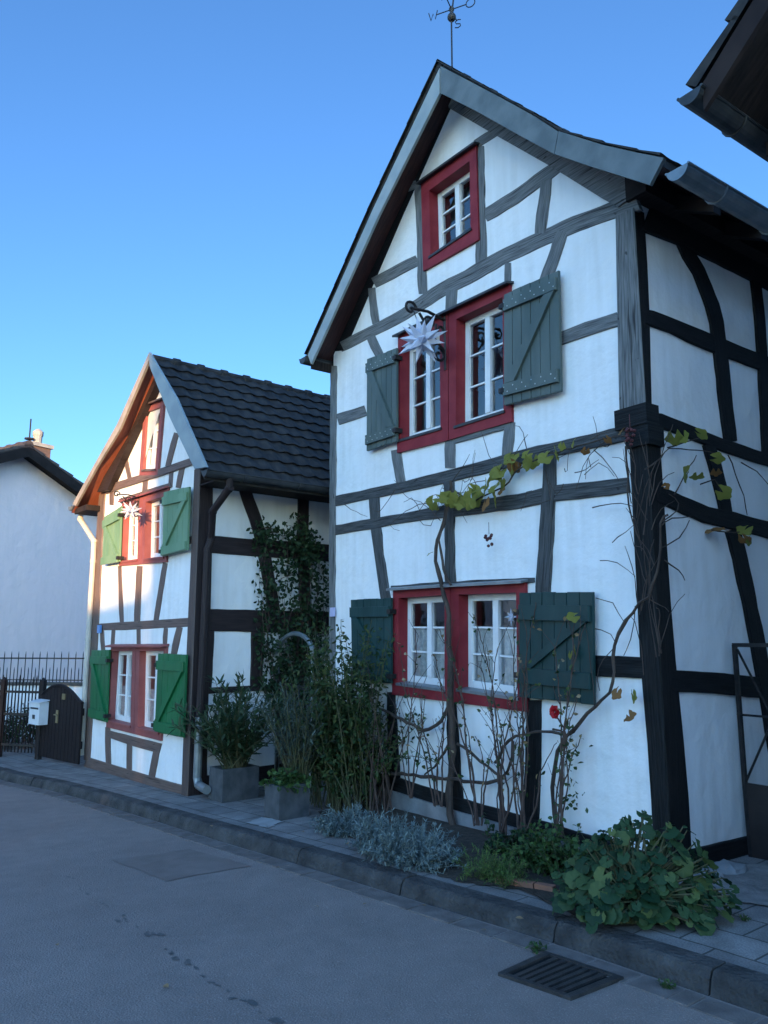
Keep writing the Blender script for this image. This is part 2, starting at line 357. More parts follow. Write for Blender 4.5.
def window(H, parent, outer, inner, frame_mat, y0=-.03, depth=.12, rows=3, leaves=2, curtain=None, cap=None, sill=True, sillmat=None, label=None):
    O = [H.F(*p, y0) for p in outer]; I = [H.F(*p, y0) for p in inner]
    D = Vector((0, 1, 0)); mb = MB()
    y_in = depth + .03 - y0
    ob = [p + D * (-y0 + .004) for p in O]; ib = [p + D * y_in for p in I]
    fs = []
    for i in range(4):
        j = (i + 1) % 4
        fs += [(i, j, 4 + j, 4 + i), (i, 8 + i, 8 + j, j), (4 + i, 4 + j, 12 + j, 12 + i)]
    mb.add(O + I + ob + ib, fs)
    w = mb.build('window', frame_mat, parent, fix=False)
    if label: w['label'] = label
    Q = [p + D * (depth - y0 - .035) for p in I]
    W = (Q[1] - Q[0]).length; Hh = (Q[3] - Q[0]).length
    fr = min(.055, W * .11); a = fr / W; b = fr / Hh; tb = .017 / Hh; mb = MB(); pan = MB()
    rect_slab(mb, Q, 0, 0, a, 1, 0, .05); rect_slab(mb, Q, 1 - a, 0, 1, 1, 0, .05)
    rect_slab(mb, Q, a, 0, 1 - a, b, .002, .046); rect_slab(mb, Q, a, 1 - b * 1.5, 1 - a, 1, .002, .046)
    if leaves == 2:
        c = min(.033, W * .06) / W; rect_slab(mb, Q, .5 - c, b, .5 + c, 1 - b * 1.5, -.008, .05)
    for k in range(1, rows):
        v = b + (1 - 2.5 * b) * k / rows
        if leaves == 2:
            rect_slab(mb, Q, a, v - tb / 2, .5 - c, v + tb / 2, .008, .03); rect_slab(mb, Q, .5 + c, v - tb / 2, 1 - a, v + tb / 2, .008, .03)
        else: rect_slab(mb, Q, a, v - tb / 2, 1 - a, v + tb / 2, .008, .03)
    mb.build('casement', M['white_paint'], w)
    pq = [bil(Q, u, v) + D * .024 for u, v in ((a * .6, b * .6), (1 - a * .6, b * .6), (1 - a * .6, 1 - b), (a * .6, 1 - b))]
    pan.add(pq, [(0, 3, 2, 1)]); pan.build('pane', M['glass'], w, fix=False)
    if curtain:
        cb = MB(); n = 56; v0, v1 = curtain; vs = []
        for i in range(n + 1):
            u = a * .7 + (1 - 1.4 * a) * i / n
            for v in (v0, (v0 + v1) / 2, v1):
                d = .055 + .014 * math.sin(i * 1.25) + .006 * math.sin(i * .43 + v * 3)
                vs.append(bil(Q, u, v + (.012 * abs(math.sin(i * .8)) if v == v1 else 0)) + D * d)
        cb.add(vs, [(i * 3 + k, i * 3 + 3 + k, i * 3 + 4 + k, i * 3 + 1 + k) for i in range(n) for k in (0, 1)])
        cb.build('curtain', M['curtain'], w, smooth=True, fix=False)
    if sill:
        sb = MB(); x0 = .03 / W
        p = [I[3] + Vector((-.02, -.015, .012)), I[2] + Vector((.02, -.015, .012)), I[2] + D * (depth - .02) + Vector((0, 0, .025)), I[3] + D * (depth - .02) + Vector((0, 0, .025))]
        sb.slab(p, [q - Vector((0, 0, .025)) for q in p], 0, .003); sb.build('sill', sillmat or M['zinc'], w)
    if cap:
        cb = MB(); e = Vector((.025, 0, 0))
        p = [O[0] - e + Vector((0, -cap, .012)), O[1] + e + Vector((0, -cap, .012)), O[1] + e + Vector((0, .04, .034)), O[0] - e + Vector((0, .04, .034))]
        cb.slab(p, [q - Vector((0, 0, .022)) for q in p], 0, .003); cb.build('drip_board', sillmat or M['zinc_dark'], w)
    return w

def hole(H, outer, inner):
    return [((H.F(*i, 0) * .65 + H.F(*o, 0) * .35)[0], (H.F(*i, 0) * .65 + H.F(*o, 0) * .35)[2]) for o, i in zip(outer, inner)]

def shutter(H, parent, quad, m, side, yf=-.075, nb=6, nails=True, bat=(.09, .86), bw=.105, label=None):
    Q = [H.F(*p, yf) for p in quad]; mb = MB(); D = Vector((0, 1, 0))
    W = (Q[1] - Q[0]).length; Hh = (Q[3] - Q[0]).length
    for i in range(nb):
        u0, u1 = i / nb + .0035 / W, (i + 1) / nb - .0035 / W
        e0, e1 = R.uniform(-.004, .004), R.uniform(-.004, .004)
        rect_slab(mb, Q, u0, 0 + e0, u1, 1 + e1, R.uniform(-.001, .0015), .026, 0, .004)
    for i in range(1, nb): rect_slab(mb, Q, i / nb - .006 / W, .004, i / nb + .006 / W, .996, .007, .012, 0, 0)
    s = mb.build('shutter', m, parent)
    if label: s['label'] = label
    bb = MB(); h = bw / Hh
    for v in bat: rect_slab(bb, Q, .02, v, .98, v + h, -.03, .0285, 0, .005)
    g = .11 / W; v0, v1 = bat[0] + h, bat[1]
    if side == 'L': c = [(.05, v0), (.05 + g, v0), (.95, v1), (.95 - g, v1)]
    else: c = [(.95 - g, v0), (.95, v0), (.05 + g, v1), (.05, v1)]
    c = [bil(Q, *p) for p in c]
    bb.slab([p + D * -.0285 for p in c], [p - D * .0015 for p in c], 0, .005)
    if nails:
        def nl(u, v):
            p = bil(Q, u, v); r = .0055
            bb.slab([p + Vector((r * math.cos(t), -.033, r * math.sin(t))) for t in (0, 1.05, 2.1, 3.14, 4.19, 5.24)],
                    [p + Vector((r * math.cos(t), -.02, r * math.sin(t))) for t in (0, 1.05, 2.1, 3.14, 4.19, 5.24)], 1)
        for v in bat:
            for i in range(nb):
                for q in (.3, .7): nl((i + q) / nb, v + h * (.3 if q < .5 else .72))
    bb.build('battens', [m, M['nail']], s)
    for v in bat:
        hb = MB(); u = 1.0 if side == 'L' else 0.0
        p = bil(Q, u, v + h / 2)
        hb.box((p.x - .03, p.y - .034, p.z - .022), (p.x + .03, p.y + .055, p.z + .022))
        hb.build('hinge', M['iron'], s)
    return s

# ------------------------------------------------------------------ roofs
def interp(prof, x):
    for (x0, z0), (x1, z1) in zip(prof, prof[1:]):
        if x0 <= x <= x1: return z0 + (z1 - z0) * (x - x0) / (x1 - x0)
    return prof[0][1] if x < prof[0][0] else prof[-1][1]
def roof_slab(H, parent, prof, y0, y1, th, m_top, m_under, name='roof'):
    """prof: outline left eave ... apex ... right eave, underside boarded"""
    mb = MB(); n = len(prof)
    top = [(x, z) for x, z in prof]; bot = [(x, z - th) for x, z in prof]
    vs = []
    for y in (y0, y1): vs += [(x, y, z) for x, z in top] + [(x, y, z) for x, z in bot]
    k = 2 * n
    for i in range(n - 1):
        mb.add([vs[i], vs[i + 1], vs[k + i + 1], vs[k + i]], [(0, 1, 2, 3)], 0)
        mb.add([vs[n + i], vs[n + i + 1], vs[k + n + i + 1], vs[k + n + i]], [(0, 1, 2, 3)], 1)
        for o in (0, k): mb.add([vs[o + i], vs[o + i + 1], vs[o + n + i + 1], vs[o + n + i]], [(0, 1, 2, 3)], 0)
    for i in (0, n - 1): mb.add([vs[i], vs[n + i], vs[k + n + i], vs[k + i]], [(0, 1, 2, 3)], 0)
    return mb.build(name, [m_top, m_under], parent, fix=False)
def pantiles(parent, a, b, y0, y1, m, rowlen=.25, tw=.215, amp=.022, lift=.03, off=.012, name='tiles'):
    """a = (x,z) at the top, b = (x,z) at the bottom of the slope; rows of wavy tiles"""
    a = Vector((a[0], 0, a[1])); b = Vector((b[0], 0, b[1])); d = b - a; ln = d.length; d.normalize()
    nrm = Vector((-d.z, 0, d.x)) if d.x > 0 else Vector((d.z, 0, -d.x))
    rows = max(1, round(ln / rowlen)); rl = ln / rows; mb = MB()
    nt = max(2, int((y1 - y0) / tw)); S = 8
    for r in range(rows):
        vs = []; n = nt * S
        for i in range(n + 1):
            y = y0 + (y1 - y0) * i / n; t = (i % S) / S
            wv = (math.cos(t * 2 * math.pi) * .5 + .5) ** 1.3 * amp
            ti = i // S
            j = (noise.noise(Vector((ti * 1.7, r * 2.3, 1))) * .006)
            jl = noise.noise(Vector((ti * 2.9, r * 1.3, 7))) * .008
            p0 = a + d * (r * rl - .02) + nrm * (off + wv * .8 + j)
            p1 = a + d * ((r + 1) * rl + .012 + jl) + nrm * (off + lift + wv + j)
            p2 = p1 - nrm * .02 - d * .004
            for p in (p0, p1, p2): vs.append((p.x, y, p.z))
        fs = []
        for i in range(n):
            fs += [(i * 3, i * 3 + 1, i * 3 + 4, i * 3 + 3), (i * 3 + 1, i * 3 + 2, i * 3 + 5, i * 3 + 4)]
        # closed verge edge
        mb.add(vs, fs)
        e = vs[0:3]; q = (a + d * (r * rl - .02)); w = (a + d * ((r + 1) * rl))
        mb.add([e[0], e[1], e[2], (w.x, y0, w.z), (q.x, y0, q.z)], [(0, 1, 2, 3, 4)])
    return mb.build(name, m, parent, smooth=False, fix=False)
def ridge_caps(parent, x, z, y0, y1, m, r=.085, step=.36):
    mb = MB(); y = y0; i = 0
    while y < y1:
        mb.tube([(x, y, z - .02), (x, y + step * .8, z - .02), (x, y + step * .82, z - .015), (x, y + step + .02, z - .015)], [r, r, r + .012, r + .014], 10); y += step; i += 1
    return mb.build('ridge_tiles', m, parent)
def gutter(parent, x, z, y0, y1, r, m, name='gutter'):
    mb = MB(); k = 10; vs = []
    ys = [y0 + (y1 - y0) * i / 6 for i in range(7)]
    for y in ys:
        for rr in (r, r - .006):
            for j in range(k + 1):
                an = math.pi + math.pi * j / k
                vs.append((x + rr * math.cos(an), y, z + rr * math.sin(an)))
    kk = 2 * (k + 1); fs = []
    for i in range(6):
        for o in (0, k + 1):
            for j in range(k): fs.append((i * kk + o + j, i * kk + o + j + 1, (i + 1) * kk + o + j + 1, (i + 1) * kk + o + j))
    for i in (0, 6): fs.append(tuple(i * kk + j for j in range(k + 1)))
    mb.add(vs, fs)
    for s in (-1, 1): mb.tube([(x + s * (r + .002), y0, z), (x + s * (r + .002), y1, z)], .009, 6)
    y = y0 + .45
    while y < y1:
        mb.tube([(x + (r + .005) * math.cos(math.pi + math.pi * j / 8), y, z + (r + .005) * math.sin(math.pi + math.pi * j / 8)) for j in range(9)], .008, 5); y += .7
    return mb.build(name, m, parent)
def board(parent, pts, y, th, m, name='barge_board', split=None):
    """pts: polygon in local xz"""
    mb = MB()
    tri = tessellate_polygon([[Vector((x, z, 0)) for x, z in pts]])
    n = len(pts); vs = [(x, y, z) for x, z in pts] + [(x, y + th, z) for x, z in pts]
    mb.add(vs, [tuple(t) for t in tri] + [tuple(q + n for q in t) for t in tri] + [(i, (i + 1) % n, n + (i + 1) % n, n + i) for i in range(n)])
    return mb.build(name, m, parent)
def xz(q): return (q[0], q[2])

# ================================================================== BIG HOUSE
BH = thing('half_timbered_house', 'taller, nearer half-timbered house with dark grey beams and dark green shutters', 'house', B.O, B.rot)
OV = .30
prof = [xz(B.F(*p, -OV)) for p in [(307, 352), (370, 208), (439, 60), (454, 68.5), (501.6, 94), (535, 112.5), (562.5, 129.4), (603, 141), (637, 148.7), (661, 153)]]
D_BIG = 7.0; XL = B.F(332, 500)[0]
prof = [(x, z - .025) for x, z in prof]
roof_slab(B, BH, prof, -OV, D_BIG, .07, M['tile'], M['soffit'])
apex = prof[2]
pantiles(BH, apex, prof[1], -OV - .03, D_BIG, M['tile'], .3, amp=.006, lift=.008, off=.003); pantiles(BH, prof[1], prof[0], -OV - .03, D_BIG, M['tile'], .3, amp=.006, lift=.008, off=.003)
for a, b in zip(prof[2:], prof[3:]):
    if (Vector(a) - Vector(b)).length > .05: pantiles(BH, a, b, -OV - .03, D_BIG, M['tile'], .3, amp=.006, lift=.008, off=.003)
ridge_caps(BH, apex[0], apex[1] - .04, -OV - .01, D_BIG, M['tile'], .05)
# barge boards
pr = lambda l: [xz(B.F(*p, -OV - .03)) for p in l]
board(BH, pr([(440.5, 66), (454, 73), (501.6, 98), (535, 116.5), (558, 131.5), (554, 154), (517, 134), (478, 112), (440.5, 93)]), -OV - .03, .028, M['barge'])
board(BH, pr([(559, 131.2), (603, 145), (637, 152.7), (664, 158), (650, 185), (589.6, 166), (555, 154)]), -OV - .034, .03, M['barge'])
board(BH, pr([(439.5, 68), (439.5, 93), (378, 216), (311, 364), (307.8, 355), (372, 211)]), -OV - .03, .028, M['barge_left'])
# walls
attic_o = [(421, 184), (476, 145.5), (478.5, 239.5), (423, 271)]; attic_i = [(429, 190.5), (469.5, 161), (470.5, 230), (430.5, 257)]
uL_o = [(398, 337), (447.7, 313.5), (448, 440), (397, 453)]; uL_i = [(401, 346.5), (439.5, 327), (440.5, 429), (400.5, 440.5)]
uR_o = [(448.5, 313), (509.5, 284.5), (511.5, 421.5), (448.8, 439.8)]; uR_i = [(456.3, 319), (502.5, 297), (503.5, 412), (455.8, 427)]
lL_o = [(393, 590), (450.4, 586.4), (450.4, 702), (392, 694.5)]; lL_i = [(398.5, 598), (444.5, 595), (444.5, 690.5), (398, 684)]
lR_o = [(450.8, 586.4), (525, 582.5), (527.5, 712), (450.8, 702)]; lR_i = [(458.5, 594.5), (516, 592.5), (517.5, 699), (458.5, 690)]
mb = MB()
hts = [(x, z - .085) for x, z in prof if XL < x < 0]
outl = [(XL, -.5), (0, -.5), (0, interp(prof, 0) - .085)] + list(reversed(hts)) + [(XL, interp(prof, XL) - .085)]
facade(mb, outl, [hole(B, o, i) for o, i in ((attic_o, attic_i), (uL_o, uL_i), (uR_o, uR_i), (lL_o, lL_i), (lR_o, lR_i))], 0)
mb.build('front_wall', M['plaster'], BH, fix=False)
mb = MB()
zr = interp(prof, 0) - .085; zl = interp(prof, XL) - .085
mb.add([(0, 0, -.5), (0, D_BIG - .3, -.5), (0, D_BIG - .3, zr), (0, 0, zr)], [(0, 1, 2, 3)])
mb.add([(XL, 0, -.5), (XL, D_BIG - .3, -.5), (XL, D_BIG - .3, zl), (XL, 0, zl)], [(3, 2, 1, 0)])
mb.add([(x, D_BIG - .3, z) for x, z in outl], [tuple(range(len(outl)))])
mb.build('side_walls', M['plaster'], BH, fix=False)
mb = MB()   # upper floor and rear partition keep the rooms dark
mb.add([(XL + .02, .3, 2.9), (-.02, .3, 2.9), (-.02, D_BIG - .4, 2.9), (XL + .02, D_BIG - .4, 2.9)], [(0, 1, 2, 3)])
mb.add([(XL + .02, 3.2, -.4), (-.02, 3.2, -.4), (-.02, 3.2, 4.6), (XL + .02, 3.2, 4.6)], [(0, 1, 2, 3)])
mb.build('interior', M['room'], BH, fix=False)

# timbers of the front
T = M['timber']; TD = M['timber_dark']; TB = M['timber_black']
def TF(pts, w, m=T, **k): return timber(B, BH, pts, w, m, 'F', **k)
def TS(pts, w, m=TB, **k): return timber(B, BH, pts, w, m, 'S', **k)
TF([(340, 347.5), (375, 330), (405, 314), (420, 304), (443, 289), (468, 277), (500, 258.5), (535, 242), (575, 224), (612, 211), (637, 201.5)], [10, 11, 12, 13, 14, 15, 15, 15, 16, 17, 17], name='tie_beam')
TF([(398, 192), (419, 183)], 8); TF([(476, 144), (497, 131)], 9)
TF([(480.5, 146), (481, 200), (481.5, 264)], [8, 9, 12]); TF([(418.5, 185), (421, 240), (423, 294)], [8, 8, 9])
TF([(374, 283), (418, 260)], 11); TF([(484.5, 216), (515, 198), (547, 174.5), (557, 167)], [13, 13, 13, 13])
TF([(547, 172), (544, 205), (539.5, 238)], 11); TF([(372, 288), (376.5, 324)], 7.5); TF([(370.5, 336), (380, 356)], 9)
TF([(452, 288), (451, 312)], 11); TF([(508, 263), (508, 286)], 6); TF([(563, 232), (553, 262), (545, 282)], [11, 12, 12])
TF([(558, 340), (588, 329), (619, 319)], [13, 14, 14])
TF([(338, 419.5), (366, 410.5)], 11)
TF([(396, 450), (402, 486)], 9); TF([(450.5, 440), (450.5, 468)], 10); TF([(511, 422), (507, 458)], 10); TF([(455, 440), (511, 424)], 8)
TF([(334, 501.5), (372, 493.5), (400, 488), (447, 477), (490, 466), (520, 457.5), (560, 448.5), (612, 437), (632, 432)], [10, 10, 11, 12, 13, 14, 14, 15, 15], M['timber_mid'], name='jetty_beam')
TF([(334, 530.5), (382, 522), (412, 517), (445, 511.5), (485, 506), (520, 501.5), (555, 494), (590, 490), (630, 485)], [10, 10, 10, 12, 14, 15, 16, 16, 16], M['timber_mid'], name='storey_beam')
TM = M['timber_mid']
TF([(374.5, 495), (376.5, 530)], 10, TM); TF([(376, 526), (380, 555), (386.5, 600)], [10, 9, 9.5], TM)
TF([(450, 476), (450.5, 530), (451, 586)], [10, 9, 10.5], TM); TF([(392, 588), (450, 584), (535, 580)], 5, TM)
TF([(551, 452), (549.5, 494), (547, 540), (543.5, 596)], [12, 13, 14, 14.5], TM)
TF([(334.5, 366), (334, 430), (333.5, 500), (333, 560), (333, 640), (333, 700), (333, 765)], 5.5, name='left_post')
TF([(391.5, 692), (393, 735), (396, 778)], [8, 9, 9], TD); TF([(452, 700), (454, 745), (458, 800)], [9, 11, 12], TD); TF([(535, 700), (534, 760), (532, 822)], [14, 15, 15], TD)
TF([(590, 665.5), (646, 668)], 21, TD)
TF([(331, 768), (360, 775), (400, 786), (456, 805), (510, 820), (556, 834), (600, 848), (640, 860), (672, 868)], [13, 14, 15, 16, 17, 18, 19, 20, 22], TD, name='sill_beam')
# right gable rafter, then a black board added to deepen the dark soffit
board(BH, [xz(B.F(*p, -.02)) for p in [(448, 96), (500, 124), (555, 150), (590, 163), (632, 182), (632, 197), (618, 207), (604, 199.5), (550, 166), (490, 132), (449, 108)]], -.026, .03, T, 'gable_board')
board(BH, [xz(B.F(*p, -.02)) for p in [(322, 352), (326, 340), (384, 208), (445, 92), (450, 106), (402, 214), (344, 350)]], -.004, .03, TB, 'gable_board')
post(B, BH, [(616, 644, 218), (617, 647, 270), (618, 649, 323), (619, 650, 370), (620, 651, 410)], T, .014, m2=TB)  # side faces take the black timber, front the grey one
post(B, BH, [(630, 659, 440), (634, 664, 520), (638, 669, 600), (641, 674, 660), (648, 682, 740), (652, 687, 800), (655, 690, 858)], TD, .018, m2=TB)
mb = MB(); za = B.F(640, 447)[2]; zb = B.F(640, 406)[2]; zm = (za + zb) / 2
mb.box((B.F(619, 425)[0], -.05, zm + .0), (.045, .10, zb)); mb.box((B.F(629, 440)[0], -.042, za), (.047, .14, zm - .001))
mb.build('corbel', TD, BH)
# side timbers
TS([(646, 317.5), (649, 318.5), (672, 327), (690, 335), (718, 347), (768, 366), (830, 392)], [15, 15, 14, 16, 16, 15, 14], name='side_rail')
TS([(654, 419.5), (657, 420.5), (690, 433), (722, 446), (768, 461), (830, 485)], [13, 13, 13, 12, 12, 12], name='side_rail')
TS([(657, 494), (668, 499), (704, 514.5), (768, 530), (830, 548)], [16, 16, 17, 16, 16], name='side_rail')
TS([(669, 680.5), (678, 681), (711, 683), (741, 686), (768, 688), (830, 694)], 21, name='side_rail')
TS([(679, 866), (684, 864), (742, 848), (790, 836)], [26, 26, 22, 18], name='side_sill')
TS([(680, 238), (687, 256), (697, 272), (704, 289), (711, 306), (715, 323), (719, 356), (724, 400), (729, 442)], 12)
TS([(753, 270), (757, 310), (761, 360), (766, 456)], 9); TS([(707, 444), (713, 465), (717, 481), (725, 514)], 11)
TS([(731, 530), (738, 558), (743, 581), (757, 648), (764, 690), (776, 760), (786, 840)], 13); TS([(800, 290), (810, 480), (814, 700), (816, 830)], 14)
TS([(648, 212), (690, 228), (768, 267), (830, 302)], 42, name='wall_plate')  # widened in black to paint in the darkness under the eave
# windows
GL = M['glass']
window(B, BH, attic_o, attic_i, M['red'], cap=.05, sillmat=M['zinc_dark'], label='small attic window under the gable')
window(B, BH, uL_o, uL_i, M['red'], cap=.06, sillmat=M['zinc_dark'], label='upper window behind the white star')
window(B, BH, uR_o, uR_i, M['red'], cap=.06, sillmat=M['zinc_dark'], label='upper window beside the right shutter')
window(B, BH, lL_o, lL_i, M['red'], curtain=(.36, .97), cap=.07, sillmat=M['zinc'], label='ground floor window with a lace curtain behind the vine trunk')
window(B, BH, lR_o, lR_i, M['red'], curtain=(.36, .97), cap=.07, sillmat=M['zinc'], label='ground floor window with a lace curtain and a small star')
shutter(B, BH, [(366.7, 359), (396.5, 348), (396.5, 441), (366.3, 451)], M['shutter_sky_lit'], 'L', bat=(.06, .84), label='sky-lightened green upper left shutter')
shutter(B, BH, [(503.7, 294.5), (558.5, 270), (561, 391), (503.7, 405.5)], M['shutter_sky_lit'], 'R', nb=6, bat=(.06, .82), label='sky-lightened green upper right shutter')
shutter(B, BH, [(350.5, 599.5), (391, 598), (391, 683), (352, 681)], M['shutter'], 'L', nails=False, bat=(.10, .86), label='dark green lower left shutter')
shutter(B, BH, [(519, 592.3), (592.7, 592.3), (594, 705), (519, 697)], M['shutter'], 'R', nails=False, bat=(.12, .72), bw=.12, label='dark green lower right shutter')
# gutters
g = B.F(677, 171, -OV - .06); gutter(BH, g[0], g[2] + .02, -OV - .06, D_BIG, .08, M['zinc'])
g = B.F(318, 362, -OV); gutter(BH, prof[0][0] - .0, prof[0][1] - .06, -OV - .06, D_BIG, .075, M['zinc_dark'])
# soffit boxes at the eaves
mb = MB(); mb.box((prof[0][0] + .06, -OV + .02, prof[0][1] - .2), (XL - .02, D_BIG - .3, prof[0][1] - .10)); mb.build('eaves_box', M['soffit_dark'], BH)
mb = MB(); xe = prof[-1][0]; ze = interp(prof, 0) - .085
mb.box((-.035, -.036, ze - .26), (.14, D_BIG - .3, ze - .02)); mb.build('dark_eave_fill', M['soffit_dark'], BH)  # dark box added to blacken the wall top under the eave
for k in range(10):
    y = .35 + k * .65; mb = MB()
    mb.slab([(.0, y, ze - .05), (xe - .03, y, prof[-1][1] - .08), (xe - .03, y, prof[-1][1] - .17), (.0, y, ze - .2)],
            [(.0, y + .09, ze - .05), (xe - .03, y + .09, prof[-1][1] - .08), (xe - .03, y + .09, prof[-1][1] - .17), (.0, y + .09, ze - .2)])
    mb.build('rafter_foot', M['soffit_dark'], BH)
# plinth
mb = MB(); pts = [(330, 776), (400, 795), (456, 813), (556, 842), (640, 868)]
q = [B.F(*p, 0) for p in pts]
mb.slab([(q[0][0], -.05, -.4), (0.03, -.05, -.4), (.03, -.05, q[-1][2] + .02)] + [(p[0], -.05, p[2] + .03) for p in reversed(q)],
        [(q[0][0], .02, -.4), (0.03, .02, -.4), (.03, .02, q[-1][2] + .02)] + [(p[0], .02, p[2] + .03) for p in reversed(q)])
mb.build('plinth', M['stone'], BH)
# lilac plaque on the left post
mb = MB(); p = B.F(332, 612, -.04); mb.box((p[0] - .04, -.045, p[2] - .05), (p[0] + .04, -.02, p[2] + .05)); mb.build('plaque', M['lilac'], BH)
# wrought iron bracket for the star
def bracket(H, parent, rootpx, tiplen, s, drop):
    r = H.F(*rootpx, 0.); x, z = r[0], r[2]; mb = MB()
    mb.tube([(x, -.03, z + .30 * s), (x, -.03, z - .30 * s)], .015 * s, 6)
    mb.tube([(x, -.03, z + .2 * s), (x, -.03 - tiplen * .5, z + .24 * s), (x, -.03 - tiplen, z + .22 * s)], .015 * s, 6)
    mb.tube([(x, -.03, z - .12 * s), (x, -.03 - tiplen * .35, z + .0 * s), (x, -.03 - tiplen * .75, z + .2 * s)], .013 * s, 6)
    def scroll(y0, z0, rr, a0, sg):
        return [(x, y0 + sg * rr * (1 - i / 22) * math.cos(a0 + i * .42), z0 + rr * (1 - i / 22) * math.sin(a0 + i * .42)) for i in range(18)]
    mb.tube(scroll(-.03 - tiplen, z + .22 * s, .075 * s, 0, 1), .014 * s, 6); mb.tube(scroll(-.11 * s, z - .17 * s, .075 * s, 1.5, -1), .014 * s, 6)
    mb.tube(scroll(-.03 - tiplen * .45, z + .13 * s, .07 * s, 0, -1), .013 * s, 6); mb.tube(scroll(-.09 * s, z + .1 * s, .06 * s, 2.5, 1), .013 * s, 6)
    mb.build('star_bracket', M['iron'], parent)
    return Vector((x, -.03 - tiplen * .9, z + .2 * s))
def star(name, label, H, tip, px, radius, seed):
    """tip: local point the star hangs from"""
    r = random.Random(seed); c = H.F(*px, tip[1]); w = H.wd(c)
    t = thing(name, label, 'star lantern', w, 0, 'paper stars hanging on brackets'); mb = MB()
    n = 22; dirs = []
    for i in range(n):
        zz = 1 - 2 * (i + .5) / n; a = i * 2.39996; q = math.sqrt(1 - zz * zz); dirs.append(Vector((q * math.cos(a), q * math.sin(a), zz)))
    rot = Matrix.Rotation(r.uniform(0, 3), 3, 'X') @ Matrix.Rotation(r.uniform(0, 3), 3, 'Y')
    for d in dirs:
        d = rot @ d; a = d.orthogonal().normalized(); b = d.cross(a); s = radius * .2; ln = radius * r.uniform(.85, 1.05)
        base = [d * radius * .2 + (a * math.cos(k * math.pi / 2 + .4) + b * math.sin(k * math.pi / 2 + .4)) * s for k in range(4)]
        mb.add(base + [d * ln], [(0, 1, 4), (1, 2, 4), (2, 3, 4), (3, 0, 4)])
    mb.build('paper_spikes', M['star'], t, fix=False)
    top = H.wd(Vector((tip[0], tip[1], tip[2]))) - w
    m2 = MB(); m2.tube([(0, 0, radius * .2), tuple(top)], .004, 5); m2.build('cord', M['iron'], t)
tip = bracket(B, BH, (447.5, 341), .42, 1.0, .2)
star('star_lantern', 'white paper star hanging before the upper windows of the taller house', B, tip, (422, 340), .255, 5)
# small white star behind the lower right pane
p = B.F(511, 617, .085); w = B.wd(p); mb = MB()
for i in range(8):
    a = i * math.pi / 4; d = B.X * math.cos(a) + Vector((0, 0, 1)) * math.sin(a); s = B.X * -math.sin(a) + Vector((0, 0, 1)) * math.cos(a); ln = .085 if i % 2 == 0 else .06
    mb.add([w + s * .017, w + d * ln, w - s * .017, w - B.Y * .016, w + B.Y * .012], [(0, 1, 3), (1, 2, 3), (0, 4, 1), (1, 4, 2), (0, 3, 2, 4)])
tag(mb.build('window_star', M['star'], None, w, fix=False), 'small white star hanging inside the right ground floor window pane', 'ornament')
# weather vane on the ridge
vb = Vector((apex[0] + .0, .1, apex[1] + .04)); wv = B.wd(vb)
WV = thing('weather_vane', 'iron weather vane with the letters W and O on the ridge of the tall house', 'weather vane', wv)
def vpx(px, py): return on_plane(px, py, wv, Vector((0, 1, 0))) - wv
base = vpx(452, 66); ball = vpx(453, 17); top = vpx(454, -6)
mb = MB(); mb.tube([(base.x, 0, -.15), (base.x, 0, .03), (base.x, 0, .1)], [.035, .03, .012], 8); mb.tube([(base.x, 0, .05), (base.x + .002, 0, ball.z), (top.x, 0, top.z)], .0085, 6); mb.build('mast', M['iron'], WV)
mb = MB(); c = (base.x + .005, 0, ball.z); mb.lathe(c, [(.0, -.05), (.025, -.043), (.043, -.02), (.045, .0), (.038, .02), (.02, .035), (.017, .06), (.026, .075), (.028, .095), (.018, .115), (.0, .12)], 12); mb.build('ball', M['cast_iron'], WV, smooth=True)
bx = base.x + .005; zc = vpx(453, 9.5).z
ew = Vector((1, -.45, 0)).normalized(); ns = Vector((-.45, -1, 0)).normalized()
pw = vpx(440, 13); po = vpx(463, 6)
mb = MB(); A1 = Vector((bx, 0, zc)); ln = .16
mb.tube([A1 - ew * ln, A1 + ew * ln], .006, 6); mb.tube([A1 - ns * ln, A1 + ns * ln], .006, 6); mb.build('arms', M['iron'], WV)
def letter(name, strokes, c, d, s):
    mb = MB()
    for st in strokes: mb.tube([c + d * (x * s) + Vector((0, 0, z * s)) for x, z in st], .0055, 5)
    mb.build(name, M['iron'], WV)
s = .095
letter('letter', [[(-.5, .5), (-.25, -.5), (0, .25), (.25, -.5), (.5, .5)]], A1 - ew * (ln + .04), ew, s)
letter('letter', [[(.5 * math.cos(i * .5236), .5 * math.sin(i * .5236)) for i in range(13)]], A1 + ew * (ln + .04), ew, s)
letter('letter', [[(-.35, -.5), (-.35, .5), (.35, -.5), (.35, .5)]], A1 + ns * (ln + .04), ew, s)
letter('letter', [[(.32, .4), (0, .5), (-.32, .3), (-.2, .05), (.25, -.1), (.3, -.35), (0, -.5), (-.35, -.38)]], A1 - ns * (ln + .04), ew, s)

